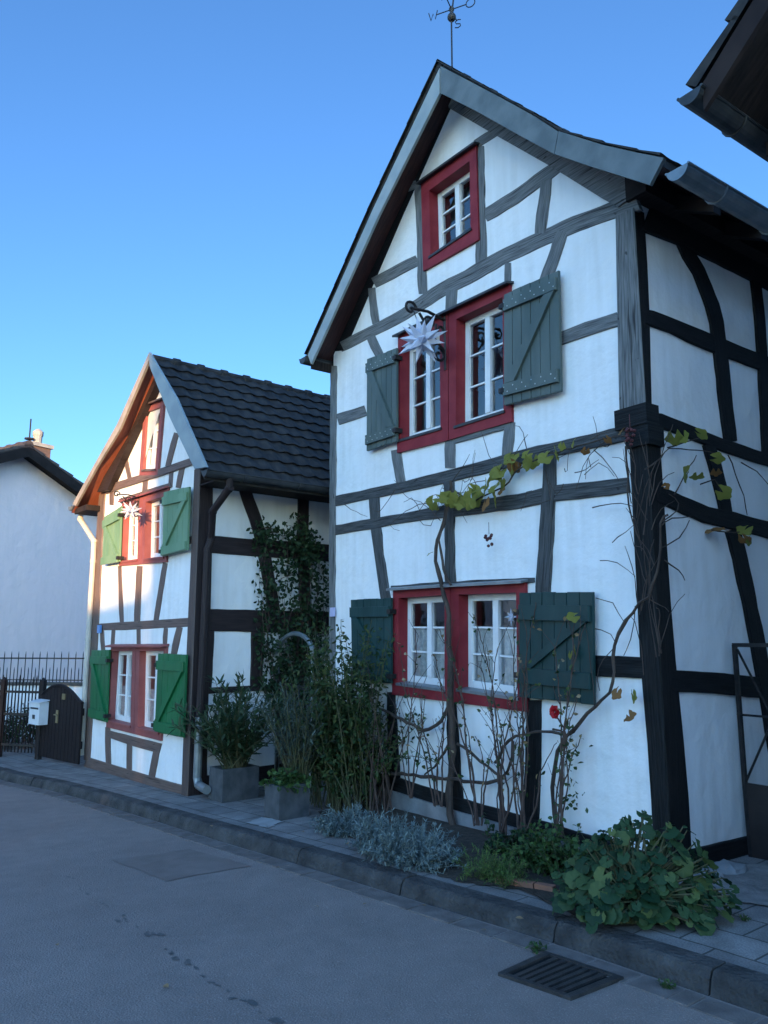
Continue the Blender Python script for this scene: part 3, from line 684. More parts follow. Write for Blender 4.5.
# ================================================================== LEFT HOUSE
LH = thing('half_timbered_house', 'smaller half-timbered house with brown beams, bright green shutters and partly sunlit gable', 'house', L.O, L.rot)
OL = .25; D_L = 6.0; XLL = L.F(86, 768)[0] + .0
XLL = min(L.F(86, 768)[0], L.F(99, 550)[0])
lp = [xz(L.F(*p, -OL)) for p in [(72, 504), (94, 466), (117, 426), (149, 352), (204.8, 467)]]
lap = lp[3]
lr = [(x, z - .075) for x, z in lp]
roof_slab(L, LH, lr, -OL, D_L, .06, M['tile'], M['soffit_red'])
pantiles(LH, lr[3], lr[4], -OL + .03, D_L, M['tile'], .225, .205, .021, .024)
for a, b in ((3, 2), (2, 1), (1, 0)): pantiles(LH, lr[a], lr[b], -OL + .03, D_L, M['tile'], .25)
ridge_caps(LH, lap[0], lap[1] - .065, -OL + .05, D_L, M['tile'], .065, .34)
ql = lambda l, y=-OL - .03: [xz(L.F(*p, y)) for p in l]
board(LH, ql([(149, 352), (176, 398), (206, 467), (194.5, 469), (170, 418), (149.5, 366)]), -OL - .03, .03, mat('blue_grey_painted_board', (.20, .25, .28), .5, (.26, .31, .33), 5))
board(LH, ql([(148.8, 353), (149, 360), (119.5, 429.5), (96, 468), (75.5, 506), (72.5, 504), (94, 465), (117, 424)]), -OL - .03, .03, mat('cream_painted_board', (.22, .20, .18), .55, (.30, .27, .24), 5))
la_o = [(144, 406.5), (164, 399.5), (157.5, 475), (139, 475.5)]; la_i = [(146.5, 412), (160.5, 407), (155, 470), (142.5, 470.5)]
luL_o = [(122, 502), (142, 496), (140.8, 564), (119, 566)]; luL_i = [(124, 507), (138.3, 502.5), (137.3, 560), (121.5, 562)]
luR_o = [(142.3, 496), (167.6, 488), (166, 562), (141.1, 564)]; luR_i = [(145.5, 502), (165, 496), (163.5, 557.5), (144.3, 559.5)]
llL_o = [(111, 646.5), (135.7, 646.5), (133.7, 734), (106, 727)]; llL_i = [(112.8, 651), (132.2, 651), (130.3, 726.5), (108.5, 721)]
llR_o = [(136, 646.5), (166, 646.5), (160.5, 741), (134, 734)]; llR_i = [(139.5, 651), (163.5, 651), (158.5, 733.5), (137.8, 728.5)]
mb = MB(); hts = [(x, z - .145) for x, z in lp if XLL < x < 0]
outl = [(XLL, -.6), (0, -.6), (0, interp(lp, 0) - .145)] + list(reversed(hts)) + [(XLL, interp(lp, XLL) - .145)]
facade(mb, outl, [hole(L, o, i) for o, i in ((la_o, la_i), (luL_o, luL_i), (luR_o, luR_i), (llL_o, llL_i), (llR_o, llR_i))], 0)
mb.build('front_wall', M['plaster'], LH, fix=False)
mb = MB(); zr = interp(lp, 0) - .145; zl = interp(lp, XLL) - .145
mb.add([(0, 0, -.6), (0, D_L - .3, -.6), (0, D_L - .3, zr), (0, 0, zr)], [(0, 1, 2, 3)])
mb.add([(XLL, 0, -.6), (XLL, D_L - .3, -.6), (XLL, D_L - .3, zl), (XLL, 0, zl)], [(3, 2, 1, 0)])
mb.add([(x, D_L - .3, z) for x, z in outl], [tuple(range(len(outl)))]); mb.build('side_walls', M['plaster'], LH, fix=False)
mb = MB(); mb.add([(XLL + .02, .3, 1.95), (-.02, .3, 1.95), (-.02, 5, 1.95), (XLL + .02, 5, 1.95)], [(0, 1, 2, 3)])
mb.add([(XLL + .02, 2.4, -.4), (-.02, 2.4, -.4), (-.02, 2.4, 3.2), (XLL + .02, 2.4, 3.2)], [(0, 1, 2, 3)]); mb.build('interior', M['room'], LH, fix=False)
board(LH, [xz(L.F(*p, -.1)) for p in [(152, 371), (156, 383), (124, 452), (107, 490), (97, 492), (118, 445)]], -.1, .094, M['timber_brownblack'], 'gable_board')  # dark board along the inner edge of the left soffit
BR = M['timber_brown']; BB = M['timber_brownblack']
def LF(pts, w, m=BR, **k): return timber(L, LH, pts, w, m, 'F', wob=.25, **k)
def LS(pts, w, m=BB, **k): return timber(L, LH, pts, w, m, 'S', wob=.3, **k)
LF([(106, 491), (120, 485.5), (134, 481), (160, 473), (193, 461.5)], 7, name='tie_beam')
LF([(121, 501), (142, 494.5), (172, 485)], 4.5); LF([(185, 541.5), (197, 538.5)], 8)
LF([(97, 627), (125, 626), (160, 624), (194, 622)], [7, 8, 8.5, 9], name='storey_beam')
for a, b, w in (((120, 566), (122, 624), 4), ((140, 566), (137, 624), 6), ((165.5, 563), (156, 622), 5), ((102, 630), (103.5, 652), 4), ((113.7, 630), (112.5, 646), 3.5),
                ((138.7, 629), (138.7, 646), 4), ((166, 628), (165, 646), 4), ((180, 627), (174, 655), 6), ((108, 727), (109, 771), 5), ((130, 738), (129.5, 777), 5), ((158, 745), (151, 784), 6),
                ((125.5, 455), (130.5, 481), 4), ((177, 433), (168, 467), 5), ((183, 466), (178.5, 488), 5), ((171.5, 472), (170.5, 487), 4), ((146, 479), (145, 492), 5), ((113, 487), (112, 505), 4)): LF([a, b], w)
LF([(107, 733), (133, 741), (161, 748.5)], [7, 9, 10]); LF([(86, 762), (120, 772), (150, 781), (184, 790)], [11, 10.5, 10, 9.5], name='sill_beam')
LF([(103, 492), (100, 540), (97.5, 600), (94, 660), (90, 720), (87.5, 760)], 6, name='left_post')
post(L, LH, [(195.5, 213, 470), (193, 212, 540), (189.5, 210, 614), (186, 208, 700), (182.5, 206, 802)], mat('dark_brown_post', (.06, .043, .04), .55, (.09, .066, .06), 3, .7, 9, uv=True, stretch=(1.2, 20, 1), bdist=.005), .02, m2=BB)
LS([(209, 544), (256, 548), (296, 550.5), (340, 554)], 17, name='side_rail'); LS([(206, 620), (256, 621), (336, 623)], 22, name='side_rail')
LS([(243, 484), (248, 500), (254.5, 518), (259, 532), (262.5, 547), (268, 577), (274, 612)], 12); LS([(303, 488), (302.5, 520), (302, 548)], 11); LS([(303, 556), (305, 612)], 11)
LS([(210, 631), (207, 690)], 8); LS([(257, 631), (256, 690)], 12); LS([(204, 691), (260, 688), (330, 690)], 6); LS([(300, 631), (299, 780)], 11)
LS([(205, 478), (260, 486), (340, 498)], 9, name='wall_plate')
LS([(200, 786), (256, 776), (330, 766)], 18, name='side_sill')
window(L, LH, la_o, la_i, M['red_warm'], cap=.05, depth=.05, leaves=2, sillmat=M['timber_brown'], label='narrow attic window')
window(L, LH, luL_o, luL_i, M['red_warm'], cap=.05, depth=.09, sillmat=M['red_warm'], label='upper window with a sunlit red reveal')
window(L, LH, luR_o, luR_i, M['red_warm'], cap=.05, depth=.09, sillmat=M['red_warm'], label='upper window beside the right shutter')
window(L, LH, llL_o, llL_i, M['red_warm'], cap=.08, depth=.09, curtain=(.5, .97), sillmat=M['red_warm'])
window(L, LH, llR_o, llR_i, M['red_warm'], cap=.08, depth=.09, curtain=(.5, .97), sillmat=M['red_warm'])
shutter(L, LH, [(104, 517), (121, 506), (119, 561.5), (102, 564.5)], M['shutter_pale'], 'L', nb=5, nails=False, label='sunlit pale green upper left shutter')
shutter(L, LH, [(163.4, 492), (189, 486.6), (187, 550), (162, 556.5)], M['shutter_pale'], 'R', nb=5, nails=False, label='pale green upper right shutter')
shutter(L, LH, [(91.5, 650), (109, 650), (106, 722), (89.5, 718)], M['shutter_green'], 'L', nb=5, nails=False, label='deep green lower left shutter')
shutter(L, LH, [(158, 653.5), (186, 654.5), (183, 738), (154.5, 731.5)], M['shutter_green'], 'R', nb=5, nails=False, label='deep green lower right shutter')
mb = MB(); mb.box((lp[4][0] - .02, 0, 0), (lp[4][0] + .0, .01, .01))
gutter(LH, lp[4][0] + .035, lp[4][1] - .045, -OL - .02, D_L, .065, M['zinc_dark']); gutter(LH, lp[0][0] - .03, lp[0][1] - .04, -OL - .02, D_L, .065, M['zinc'])
mb = MB(); z0 = interp(lp, 0) - .075; mb.box((.02, -.02, lp[4][1] - .085), (lp[4][0] - .03, D_L - .4, lp[4][1] - .068)); mb.build('soffit', M['soffit_dark'], LH)
mb = MB(); mb.box((lp[0][0] + .05, -OL + .03, lp[0][1] - .16), (XLL - .005, D_L - .4, lp[0][1] - .08)); mb.build('eaves_box', M['soffit_dark'], LH)
def pipe(H, parent, pts, r, m, name='downpipe'):
    mb = MB(); mb.tube(pts, r, 10)
    for i in range(1, len(pts) - 1):
        d = (Vector(pts[i + 1]) - Vector(pts[i])).normalized() * .02
        mb.tube([Vector(pts[i]) - d, Vector(pts[i]) + d], r + .006, 10)
    return mb.build(name, m, parent, smooth=False)
xg = lp[4][0] + .035; zg = lp[4][1] - .1
f = lambda px, py, x=.1: L.S(px, py, x)
yt = f(214, 500, .3)[1]
pts = [(xg, yt, zg), (xg, yt, zg - .1), (.32, yt - .02, 3.0), (.12, .1, 2.72), (.1, .07, 2.6), (.1, .06, 1.6), (.1, .05, .75)]
pipe(L, LH, pts, .042, M['timber_brownblack'])
mb = MB(); mb.tube([(.1, .05, .77), (.1, .05, .14), (.14, .05, .07), (.40, .02, .06)], .046, 10)
mb.build('pipe_foot', M['zinc'], LH)
xg = lp[0][0] - .03; zg = lp[0][1] - .1
pipe(L, LH, [(xg, -.1, zg), (xg, -.1, zg - .12), (XLL - .08, -.05, zg - .5), (XLL - .07, -.05, zg - .8), (XLL - .07, -.05, 1.6), (XLL - .07, -.05, 0)], .04, mat('cream_pipe_paint', (.5, .47, .42), .5, (.42, .4, .36), 8))
mb = MB(); p = L.F(99, 629, -.04); mb.box((p[0] - .05, -.05, p[2] - .055), (p[0] + .05, -.02, p[2] + .055)); mb.build('house_number_plate', M['blue'], LH)
tipl = bracket(L, LH, (141, 507), .30, .6, .1)
star('star_lantern', 'white paper star hanging at the sunlit upper window of the smaller house', L, tipl, (131, 511), .15, 8)

# ================================================================== WHITE GABLED HOUSE (left background)
a = rad(34.5); WO = on_plane(20, 452, Vector((0, 15.0, 0)), Vector((0, 1, 0)))
class FW(Frame):
    pass
Wf = Frame((WO.x, WO.y), 0); Wf.X = Vector((math.sin(a), math.cos(a), 0)); Wf.Y = Vector((-math.cos(a), math.sin(a), 0)); Wf.rot = math.atan2(Wf.X.y, Wf.X.x)
WH = thing('gabled_house', 'plain white rendered gable end with dark roof and brick chimney at the far left', 'house', Wf.O, Wf.rot)
ap = Wf.F(20, 448); e1 = Wf.F(84, 495); sl = (ap[2] - e1[2]) / (e1[0] - ap[0])
wp = [(-3.6, ap[2] - 3.6 * sl * .92), (0, ap[2]), (5.2, ap[2] - 5.2 * sl)]
roof_slab(Wf, WH, wp, -.3, 9, .14, M['tile_brown'], M['soffit_dark'])
for i in (0, 2): pantiles(WH, wp[1], wp[i], -.32, 9, M['tile_brown'], .35, .25)
ridge_caps(WH, 0, ap[2] + .03, -.32, 9, M['tile_brown'], .1)
mb = MB(); o = [(-3.2, -1), (4.8, -1), (4.8, interp(wp, 4.8) - .15), (0, ap[2] - .15), (-3.2, interp(wp, -3.2) - .15)]
mb.add([(x, 0, z) for x, z in o], [tuple(range(5))]); mb.add([(x, 8.6, z) for x, z in o], [tuple(range(5))])
for x in (-3.2, 4.8): z = interp(wp, x) - .15; mb.add([(x, 0, -1), (x, 8.6, -1), (x, 8.6, z), (x, 0, z)], [(0, 1, 2, 3)])
mb.build('wall', M['plaster_cool'], WH, fix=False)
for i, sgn in ((0, -1), (2, 1)):
    board(WH, [(0, ap[2] - .02), wp[i], (wp[i][0], wp[i][1] - .2), (0, ap[2] - .22)], -.33, .03, M['soffit_dark'])
# chimney on the right slope, seen above the verge
cy = 3.0; c1 = Wf.F(31, 447, cy); c2 = Wf.F(51, 447, cy); cz = Wf.F(41, 447, cy)[2]; cb = interp(wp, c2[0]) - .4
mb = MB(); mb.box((c1[0], cy, cb), (c2[0], cy + .7, cz), 0); mb.box((c1[0] - .05, cy - .05, cz), (c2[0] + .05, cy + .75, cz + .09), 1)
ch = mb.build('chimney', [M['brick'], M['concrete']], WH)
mb = MB(); xm = c1[0] * .3 + c2[0] * .7; mb.lathe((xm, cy + .35, cz + .08), [(.1, 0), (.11, .25), (.13, .3), (.13, .38), (.05, .45)], 12); mb.build('chimney_pot', M['concrete'], ch)
mb = MB(); xm = c1[0] * .72 + c2[0] * .28; mb.tube([(xm, cy + .35, cz + .08), (xm, cy + .35, cz + .75)], .018, 6); mb.lathe((xm, cy + .35, cz + .22), [(.12, 0), (.12, .03), (.02, .05)], 8); mb.build('aerial', M['iron'], ch)

# ================================================================== NEIGHBOUR (top right) and unseen houses added for shade and reflections
r = ray(690, 103); TIP = CAM + r * (3 / r.z); tl = B.loc(TIP)
NH = thing('neighbour_house', 'dark overhanging tiled eave and gutter jutting in at the top right corner', 'house', B.O, B.rot)
ny = tl[1]; q1 = B.loc(on_plane(753, 0, B.wd((0, ny, 0)), B.Y)); slope = (q1[2] - tl[2]) / (q1[0] - tl[0])
nx0 = tl[0] + .06; nz0 = tl[2] + .05
npf = [(nx0, nz0), (nx0 + 3.6, nz0 + 3.6 * slope), (nx0 + 7.2, nz0)]
roof_slab(B, NH, npf, ny, 8, .06, M['tile_brown'], M['soffit_dark'])
for i in (0, 2): pantiles(NH, npf[1], npf[i], ny - .03, 8, M['tile'], .34, .24, .03, .04)
ridge_caps(NH, npf[1][0], npf[1][1] + .02, ny, 8, M['tile_brown'])
board(NH, [(nx0 + .03, nz0 - .0), npf[1], (npf[1][0], npf[1][1] - .2), (nx0 + .03, nz0 - .16)], ny - .02, .03, mat('brown_verge_board', (.018, .012, .012), .7, (.032, .022, .02), 6, spec=.15))
board(NH, [npf[1], npf[2], (npf[2][0], npf[2][1] - .16), (npf[1][0], npf[1][1] - .2)], ny - .02, .03, M['soffit_dark'])
gutter(NH, tl[0] + .035, tl[2] + .02, ny - .06, 8, .07, M['zinc_dark'])
nw0, nw1 = nx0 + .5, nx0 + 6.7; fy = ny + .35
o = [(nw0, -.5), (nw1, -.5), (nw1, interp(npf, nw1) - .07), (npf[1][0], npf[1][1] - .07), (nw0, interp(npf, nw0) - .07)]
mb = MB(); mb.add([(x, fy, z) for x, z in o], [tuple(range(5))]); mb.add([(x, 7.7, z) for x, z in o], [tuple(range(5))])
for x in (nw0, nw1): z = interp(npf, x) - .07; mb.add([(x, fy, -.5), (x, 7.7, -.5), (x, 7.7, z), (x, fy, z)], [(0, 1, 2, 3)])
mb.build('wall', M['plaster'], NH, fix=False)
for k in range(12):
    mb = MB(); y = fy + .3 + k * .62; z0 = interp(npf, nw0)
    mb.slab([(nx0 + .02, y, nz0 - .07), (nw0, y, z0 - .07), (nw0, y, z0 - .19), (nx0 + .02, y, nz0 - .17)], [(nx0 + .02, y + .09, nz0 - .07), (nw0, y + .09, z0 - .07), (nw0, y + .09, z0 - .19), (nx0 + .02, y + .09, nz0 - .17)])
    mb.build('rafter_foot', M['soffit_dark'], NH)
for x, z in ((nw0 + 1, .95), (nw0 + 3.4, .95), (nw0 + 1, 3.1), (nw0 + 3.4, 3.1)):
    mb = MB(); mb.box((x, fy - .04, z), (x + 1.1, fy + .02, z + 1.2)); wn = mb.build('window', M['white_paint'], NH)
    mb = MB(); mb.box((x + .07, fy - .045, z + .07), (x + .52, fy - .035, z + 1.13)); mb.box((x + .58, fy - .045, z + .07), (x + 1.03, fy - .035, z + 1.13)); mb.build('pane', M['tile'], wn)

# sun: low, behind the viewer and to the right of the facades
ALPHA, ELEV = rad(40), rad(5)
SH = B.X * math.cos(ALPHA) - B.Y * math.sin(ALPHA)
SUN = (SH + Vector((0, 0, math.tan(ELEV)))).normalized()
Sf = Frame((0, 0), 0); Sf.Y = -SH; Sf.X = Vector((Sf.Y.y, -Sf.Y.x, 0)); Sf.rot = math.atan2(Sf.X.y, Sf.X.x)
YF = -24.0       # front line of the unseen shadow-casting houses
def hit(wp):     # where the ray towards the sun meets that line: local x, z
    p = Sf.loc(wp); return p[0], p[2] + math.tan(ELEV) * (p[1] - YF)
x_edge, _ = hit(L.wd(L.F(153, 480))); _, z_low = hit(L.wd(L.F(118, 592))); x_l, _ = hit(L.wd(L.F(73, 505, -OL))); _, z_top = hit(B.wd((apex[0], 0, apex[1])))
def unseen_house(x0, x1, zeave, zridge, depth, label, col):  # unseen houses, added to shade the facades and darken window reflections
    c = Vector(((x0 + x1) / 2, YF - depth / 2, -.1)); S = lambda p: (p[0] - c.x, p[1] - c.y, p[2] - c.z)
    t = thing('unseen_house', label, 'house', Sf.wd(c), Sf.rot)
    mb = MB(); y0, y1 = YF, YF - depth; ym = (y0 + y1) / 2
    mb.slab([S(p) for p in [(x0, y0, -.6), (x0, y0, zeave), (x0, ym, zridge - .1), (x0, y1, zeave), (x0, y1, -.6)]],
            [S(p) for p in [(x1, y0, -.6), (x1, y0, zeave), (x1, ym, zridge - .1), (x1, y1, zeave), (x1, y1, -.6)]])
    mb.build('wall', col, t)
    mb = MB(); d = .25
    for s, ye in ((1, y0), (-1, y1)):
        a = [(x0, ye + s * d, zeave - d * (zridge - zeave) / (depth / 2)), (x1, ye + s * d, zeave - d * (zridge - zeave) / (depth / 2)), (x1, ym, zridge), (x0, ym, zridge)]
        mb.slab([S(p) for p in a], [S((p[0], p[1], p[2] + .1)) for p in a])
    mb.build('roof', M['tile_brown'], t)
    z = 1.0
    while z + 1.3 < zeave:
        x = x0 + .9
        while x + 1.1 < x1 - .5:
            mb = MB(); mb.box(S((x, y0 - .02, z)), S((x + 1.0, y0 + .03, z + 1.25))); w = mb.build('window', M['white_paint'], t)
            mb = MB(); mb.box(S((x + .07, y0 + .025, z + .07)), S((x + .93, y0 + .036, z + 1.18))); mb.build('pane', M['tile'], w)
            x += 2.3
        z += 2.7
    return t
unseen_house(x_edge, x_edge + 13, 6.6, z_top + 1.6, 8.0, 'unseen tall pale house behind the viewer, added to shade the facades', M['plaster_cool'])
unseen_house(x_l - 1.2, x_edge - .02, z_low - 1.1, z_low - .1, 2.4, 'unseen low outbuilding behind the viewer, added to shade the lower walls', M['stone'])
unseen_house(x_l - 11, x_l - 1.25, 6.0, 9.0, 7.0, 'unseen gabled house beside the low outbuilding, added to shade the white gable', M['plaster_cool'])
Of = Frame((B.wd((0, 0, 0)).x, B.wd((0, 0, 0)).y), 35.3)
for i, (xa, xb, ze, zr_, lab) in enumerate(((-11.5, -20.5, 5.6, 8.6, 'unseen house across the street, added to darken window reflections'), (-21, -31, 6.2, 9.4, 'second unseen house across the street, added to darken window reflections'))):
    S_, Y_ = Sf, YF; Sf = Of; YF = -9.5; unseen_house(xb, xa, ze, zr_, 8.0, lab, M['plaster_cool']); Sf, YF = S_, Y_
print('casters', x_edge, x_l, z_low, z_top)

# ================================================================== GROUND
kpx = [(0, 771), (50, 781.5), (100, 794), (150, 808), (200, 822.5), (300, 850), (430, 887), (556, 923), (690, 965), (768, 990)]
kp = [ground(*p, KERB_H) for p in kpx]
d0 = (kp[0] - kp[3]).normalized(); d1 = (kp[-1] - kp[-3]).normalized()
K = [kp[0] + d0 * 40, kp[0] + d0 * 12, kp[0] + d0 * 4] + kp + [kp[-1] + d1 * 2, kp[-1] + d1 * 8, kp[-1] + d1 * 40]
K = [Vector((p.x, p.y, 0)) for p in K]
# smooth resample
def catmull(P, n):
    out = []
    for i in range(len(P) - 1):
        p0, p1, p2, p3 = P[max(i - 1, 0)], P[i], P[i + 1], P[min(i + 2, len(P) - 1)]
        m = max(2, int((p2 - p1).length / n))
        for k in range(m):
            t = k / m
            out.append(.5 * ((2 * p1) + (p2 - p0) * t + (2 * p0 - 5 * p1 + 4 * p2 - p3) * t * t + (3 * p1 - p0 - 3 * p2 + p3) * t ** 3))
    out.append(P[-1]); return out
KS = catmull(K, .25)
def knorm(i):
    t = (KS[min(i + 1, len(KS) - 1)] - KS[max(i - 1, 0)]).normalized(); return Vector((t.y, -t.x, 0)) * -1   # towards the houses
side = 1 if knorm(len(KS) // 2).dot(B.Y) > 0 else -1

def asphalt():
    m = mat('asphalt', (.060, .063, .068), .82, spec=.35); nt = m.node_tree; N = nt.nodes; Lk = nt.links; b = N['Principled BSDF']
    tc = N.new('ShaderNodeTexCoord')
    def nz(s, d=5):
        n = N.new('ShaderNodeTexNoise'); n.inputs['Scale'].default_value = s; n.inputs['Detail'].default_value = d; Lk.new(tc.outputs['Object'], n.inputs['Vector']); return n
    big, mid, fine = nz(.9, 5), nz(7, 6), nz(160, 3)
    vo = N.new('ShaderNodeTexVoronoi'); vo.inputs['Scale'].default_value = 95; Lk.new(tc.outputs['Object'], vo.inputs['Vector'])
    c1 = N.new('ShaderNodeMix'); c1.data_type = 'RGBA'; c1.inputs[6].default_value = (.170, .139, .126, 1); c1.inputs[7].default_value = (.215, .177, .160, 1)
    r1 = N.new('ShaderNodeMapRange'); r1.inputs[1].default_value = .3; r1.inputs[2].default_value = .7; Lk.new(big.outputs[0], r1.inputs[0]); Lk.new(r1.outputs[0], c1.inputs[0])
    c2 = N.new('ShaderNodeMix'); c2.data_type = 'RGBA'; c2.blend_type = 'OVERLAY'; c2.inputs[0].default_value = .22; Lk.new(c1.outputs[2], c2.inputs[6]); Lk.new(mid.outputs['Fac'], c2.inputs[7])
    r2 = N.new('ShaderNodeMapRange'); r2.inputs[1].default_value = .55; r2.inputs[2].default_value = .78; Lk.new(fine.outputs[0], r2.inputs[0])
    c3 = N.new('ShaderNodeMix'); c3.data_type = 'RGBA'; c3.inputs[7].default_value = (.36, .33, .31, 1); Lk.new(r2.outputs[0], c3.inputs[0]); Lk.new(c2.outputs[2], c3.inputs[6])
    Lk.new(c3.outputs[2], b.inputs['Base Color'])
    bp = N.new('ShaderNodeBump'); bp.inputs['Strength'].default_value = .55; bp.inputs['Distance'].default_value = .006
    Lk.new(vo.outputs['Distance'], bp.inputs['Height']); Lk.new(bp.outputs[0], b.inputs['Normal'])
    return m
M['asphalt'] = asphalt()
M['asphalt_dark'] = mat('asphalt_patch', (.150, .122, .110), .82, (.195, .160, .145), 5, .5, 140, spec=.3)
M['stain'] = mat('dark_drip_stain', (.085, .083, .082), .7, (.11, .107, .105), 20, .3, 120)
# terrain sheet
mb = MB(); xs = [-900, -200, -60, -30, -20, -15] + [-12 + i * .8 for i in range(31)] + [15, 20, 30, 60, 200, 900]
vs = []
for y in xs:
    for x in xs:
        w = Vector((x, y + 6, 0)); vs.append((w.x, w.y, gz(w)))
n = len(xs); mb.add(vs, [(j * n + i, j * n + i + 1, (j + 1) * n + i + 1, (j + 1) * n + i) for j in range(n - 1) for i in range(n - 1)])
struct(mb.build('road', M['asphalt'], fix=False, smooth=True)); ROAD = bpy.data.objects['road']
def slabs():
    m = mat('concrete_paving', (.2, .2, .2), .85, spec=.3); nt = m.node_tree; N = nt.nodes; Lk = nt.links; b = N['Principled BSDF']
    tc = N.new('ShaderNodeTexCoord'); mp = N.new('ShaderNodeMapping'); mp.inputs['Scale'].default_value = (1, 1, 1)
    Lk.new(tc.outputs['UV'], mp.inputs[0])
    br = N.new('ShaderNodeTexBrick'); br.inputs['Scale'].default_value = 1; br.inputs['Brick Width'].default_value = .38; br.inputs['Row Height'].default_value = .27
    br.inputs['Mortar Size'].default_value = .007; br.inputs['Mortar Smooth'].default_value = .3; br.inputs['Bias'].default_value = 0
    br.inputs['Color1'].default_value = (.155, .145, .14, 1); br.inputs['Color2'].default_value = (.205, .193, .185, 1); br.inputs['Mortar'].default_value = (.06, .06, .055, 1)
    n0 = N.new('ShaderNodeTexNoise'); n0.inputs['Scale'].default_value = 3; Lk.new(tc.outputs['UV'], n0.inputs['Vector'])
    ad = N.new('ShaderNodeMix'); ad.data_type = 'RGBA'; ad.blend_type = 'LINEAR_LIGHT'; ad.inputs[0].default_value = .012; Lk.new(mp.outputs[0], ad.inputs[6]); Lk.new(n0.outputs['Color'], ad.inputs[7])
    Lk.new(ad.outputs[2], br.inputs['Vector'])
    n1 = N.new('ShaderNodeTexNoise'); n1.inputs['Scale'].default_value = 5; n1.inputs['Detail'].default_value = 8; Lk.new(tc.outputs['UV'], n1.inputs['Vector'])
    mx = N.new('ShaderNodeMix'); mx.data_type = 'RGBA'; mx.blend_type = 'OVERLAY'; mx.inputs[0].default_value = .7; Lk.new(br.outputs['Color'], mx.inputs[6]); Lk.new(n1.outputs[0], mx.inputs[7])
    Lk.new(mx.outputs[2], b.inputs['Base Color'])
    n2 = N.new('ShaderNodeTexNoise'); n2.inputs['Scale'].default_value = 110; n2.inputs['Detail'].default_value = 4; Lk.new(tc.outputs['UV'], n2.inputs['Vector'])
    sp_ = N.new('ShaderNodeMix'); sp_.data_type = 'RGBA'; sp_.blend_type = 'OVERLAY'; sp_.inputs[0].default_value = .8; Lk.new(mx.outputs[2], sp_.inputs[6]); Lk.new(n2.outputs[0], sp_.inputs[7]); Lk.new(sp_.outputs[2], b.inputs['Base Color'])
    m1 = N.new('ShaderNodeMath'); m1.operation = 'MULTIPLY_ADD'; m1.inputs[1].default_value = -3; Lk.new(br.outputs['Fac'], m1.inputs[0]); Lk.new(n2.outputs[0], m1.inputs[2])
    bp = N.new('ShaderNodeBump'); bp.inputs['Strength'].default_value = .5; bp.inputs['Distance'].default_value = .004; Lk.new(m1.outputs[0], bp.inputs['Height']); Lk.new(bp.outputs[0], b.inputs['Normal'])
    return m
M['slabs'] = slabs()
mb = MB(); offs = [.13, .3, .6, 1.0, 1.5, 2.2, 3.5, 6, 10]; ln = 0; vs = []; uvs = []
for i, p in enumerate(KS):
    if i: ln += (p - KS[i - 1]).length
    nn = knorm(i) * side
    for o in offs:
        w = p + nn * o; h = .0035 * noise.noise(Vector((w.x * 1.3, w.y * 1.3, 0)))
        vs.append((w.x, w.y, gz(w) + KERB_H + h)); uvs.append((ln, o))
k = len(offs); mb.add(vs, [(i * k + j, i * k + j + 1, (i + 1) * k + j + 1, (i + 1) * k + j) for i in range(len(KS) - 1) for j in range(k - 1)], 0, uvs)
struct(mb.build('pavement', M['slabs'], fix=False))
# kerb stones, one metre each
M['kerb'] = mat('kerb_stone', (.035, .035, .036), .92, (.090, .088, .087), 6, 1, 38, contrast=(.3, .7), spec=.2, bdist=.03)
mb = MB(); i = 0; nstone = 4
while i < len(KS) - nstone:
    seg = list(range(i, i + nstone + 1)); vs = []
    jz = R.uniform(-.004, .004); jo = R.uniform(-.004, .004); k = 6
    for q, idx in enumerate(seg):
        p = KS[idx]; nn = knorm(idx) * side; tt = Vector((nn.y, -nn.x, 0))
        tt = (KS[min(idx + 1, len(KS) - 1)] - KS[max(idx - 1, 0)]).normalized()
        e = tt * (.005 if q == 0 else (-.005 if q == len(seg) - 1 else 0)); z = gz(p) + KERB_H + jz
        for o, dz in ((-.03, -.3), (-.03, -KERB_H + .0), (-.012, -.03), (.006, -.004), (.02, .004), (.136, .006), (.136, -.3)):
            w = p + nn * (o + jo) + e; vs.append((w.x, w.y, z + dz))
    k = 7; fs = [(a * k + j, a * k + (j + 1) % k, (a + 1) * k + (j + 1) % k, (a + 1) * k + j) for a in range(len(seg) - 1) for j in range(k)]
    fs += [tuple(range(k)), tuple(reversed(range((len(seg) - 1) * k, len(seg) * k)))]
    mb.add(vs, fs); i += nstone
struct(mb.build('kerb', M['kerb']))
# gutter course of setts along the kerb foot
mb = MB(); i = 0
M['sett'] = mat('gutter_setts', (.100, .086, .080), .85, (.160, .138, .128), 9, .7, 90)
for i in range(0, len(KS) - 1):
    p, q = KS[i], KS[i + 1]; n1, n2 = knorm(i) * side, knorm(i + 1) * side
    if abs(p.x) > 14 or abs(p.y) > 18: continue
    g = (q - p) * .03
    a = [p + g - n1 * .05, q - g - n2 * .05, q - g - n2 * .2, p + g - n1 * .2]; jz = R.uniform(.003, .009)
    mb.slab([(w.x, w.y, gz(w) + jz) for w in a], [(w.x, w.y, gz(w) - .05) for w in a], 0, .004)
mb.build('gutter_setts', M['sett'], ROAD)
def gpoly(pxs, dz, name, m, parent, base=0.):
    mb = MB(); pts = [ground(*p, base) for p in pxs]
    c = sum(pts, Vector()) / len(pts); ring = []
    for i in range(len(pts)):
        a, b = pts[i], pts[(i + 1) % len(pts)]
        for k in range(8): ring.append(a + (b - a) * (k / 8) + Vector((R.uniform(-.02, .02), R.uniform(-.02, .02), 0)))
    vs = [(p.x, p.y, gz(p) + base + dz) for p in ring] + [(c.x, c.y, gz(c) + base + dz)]; n = len(ring)
    mb.add(vs, [(i, (i + 1) % n, n) for i in range(n)]); return mb.build(name, m, parent, fix=False)
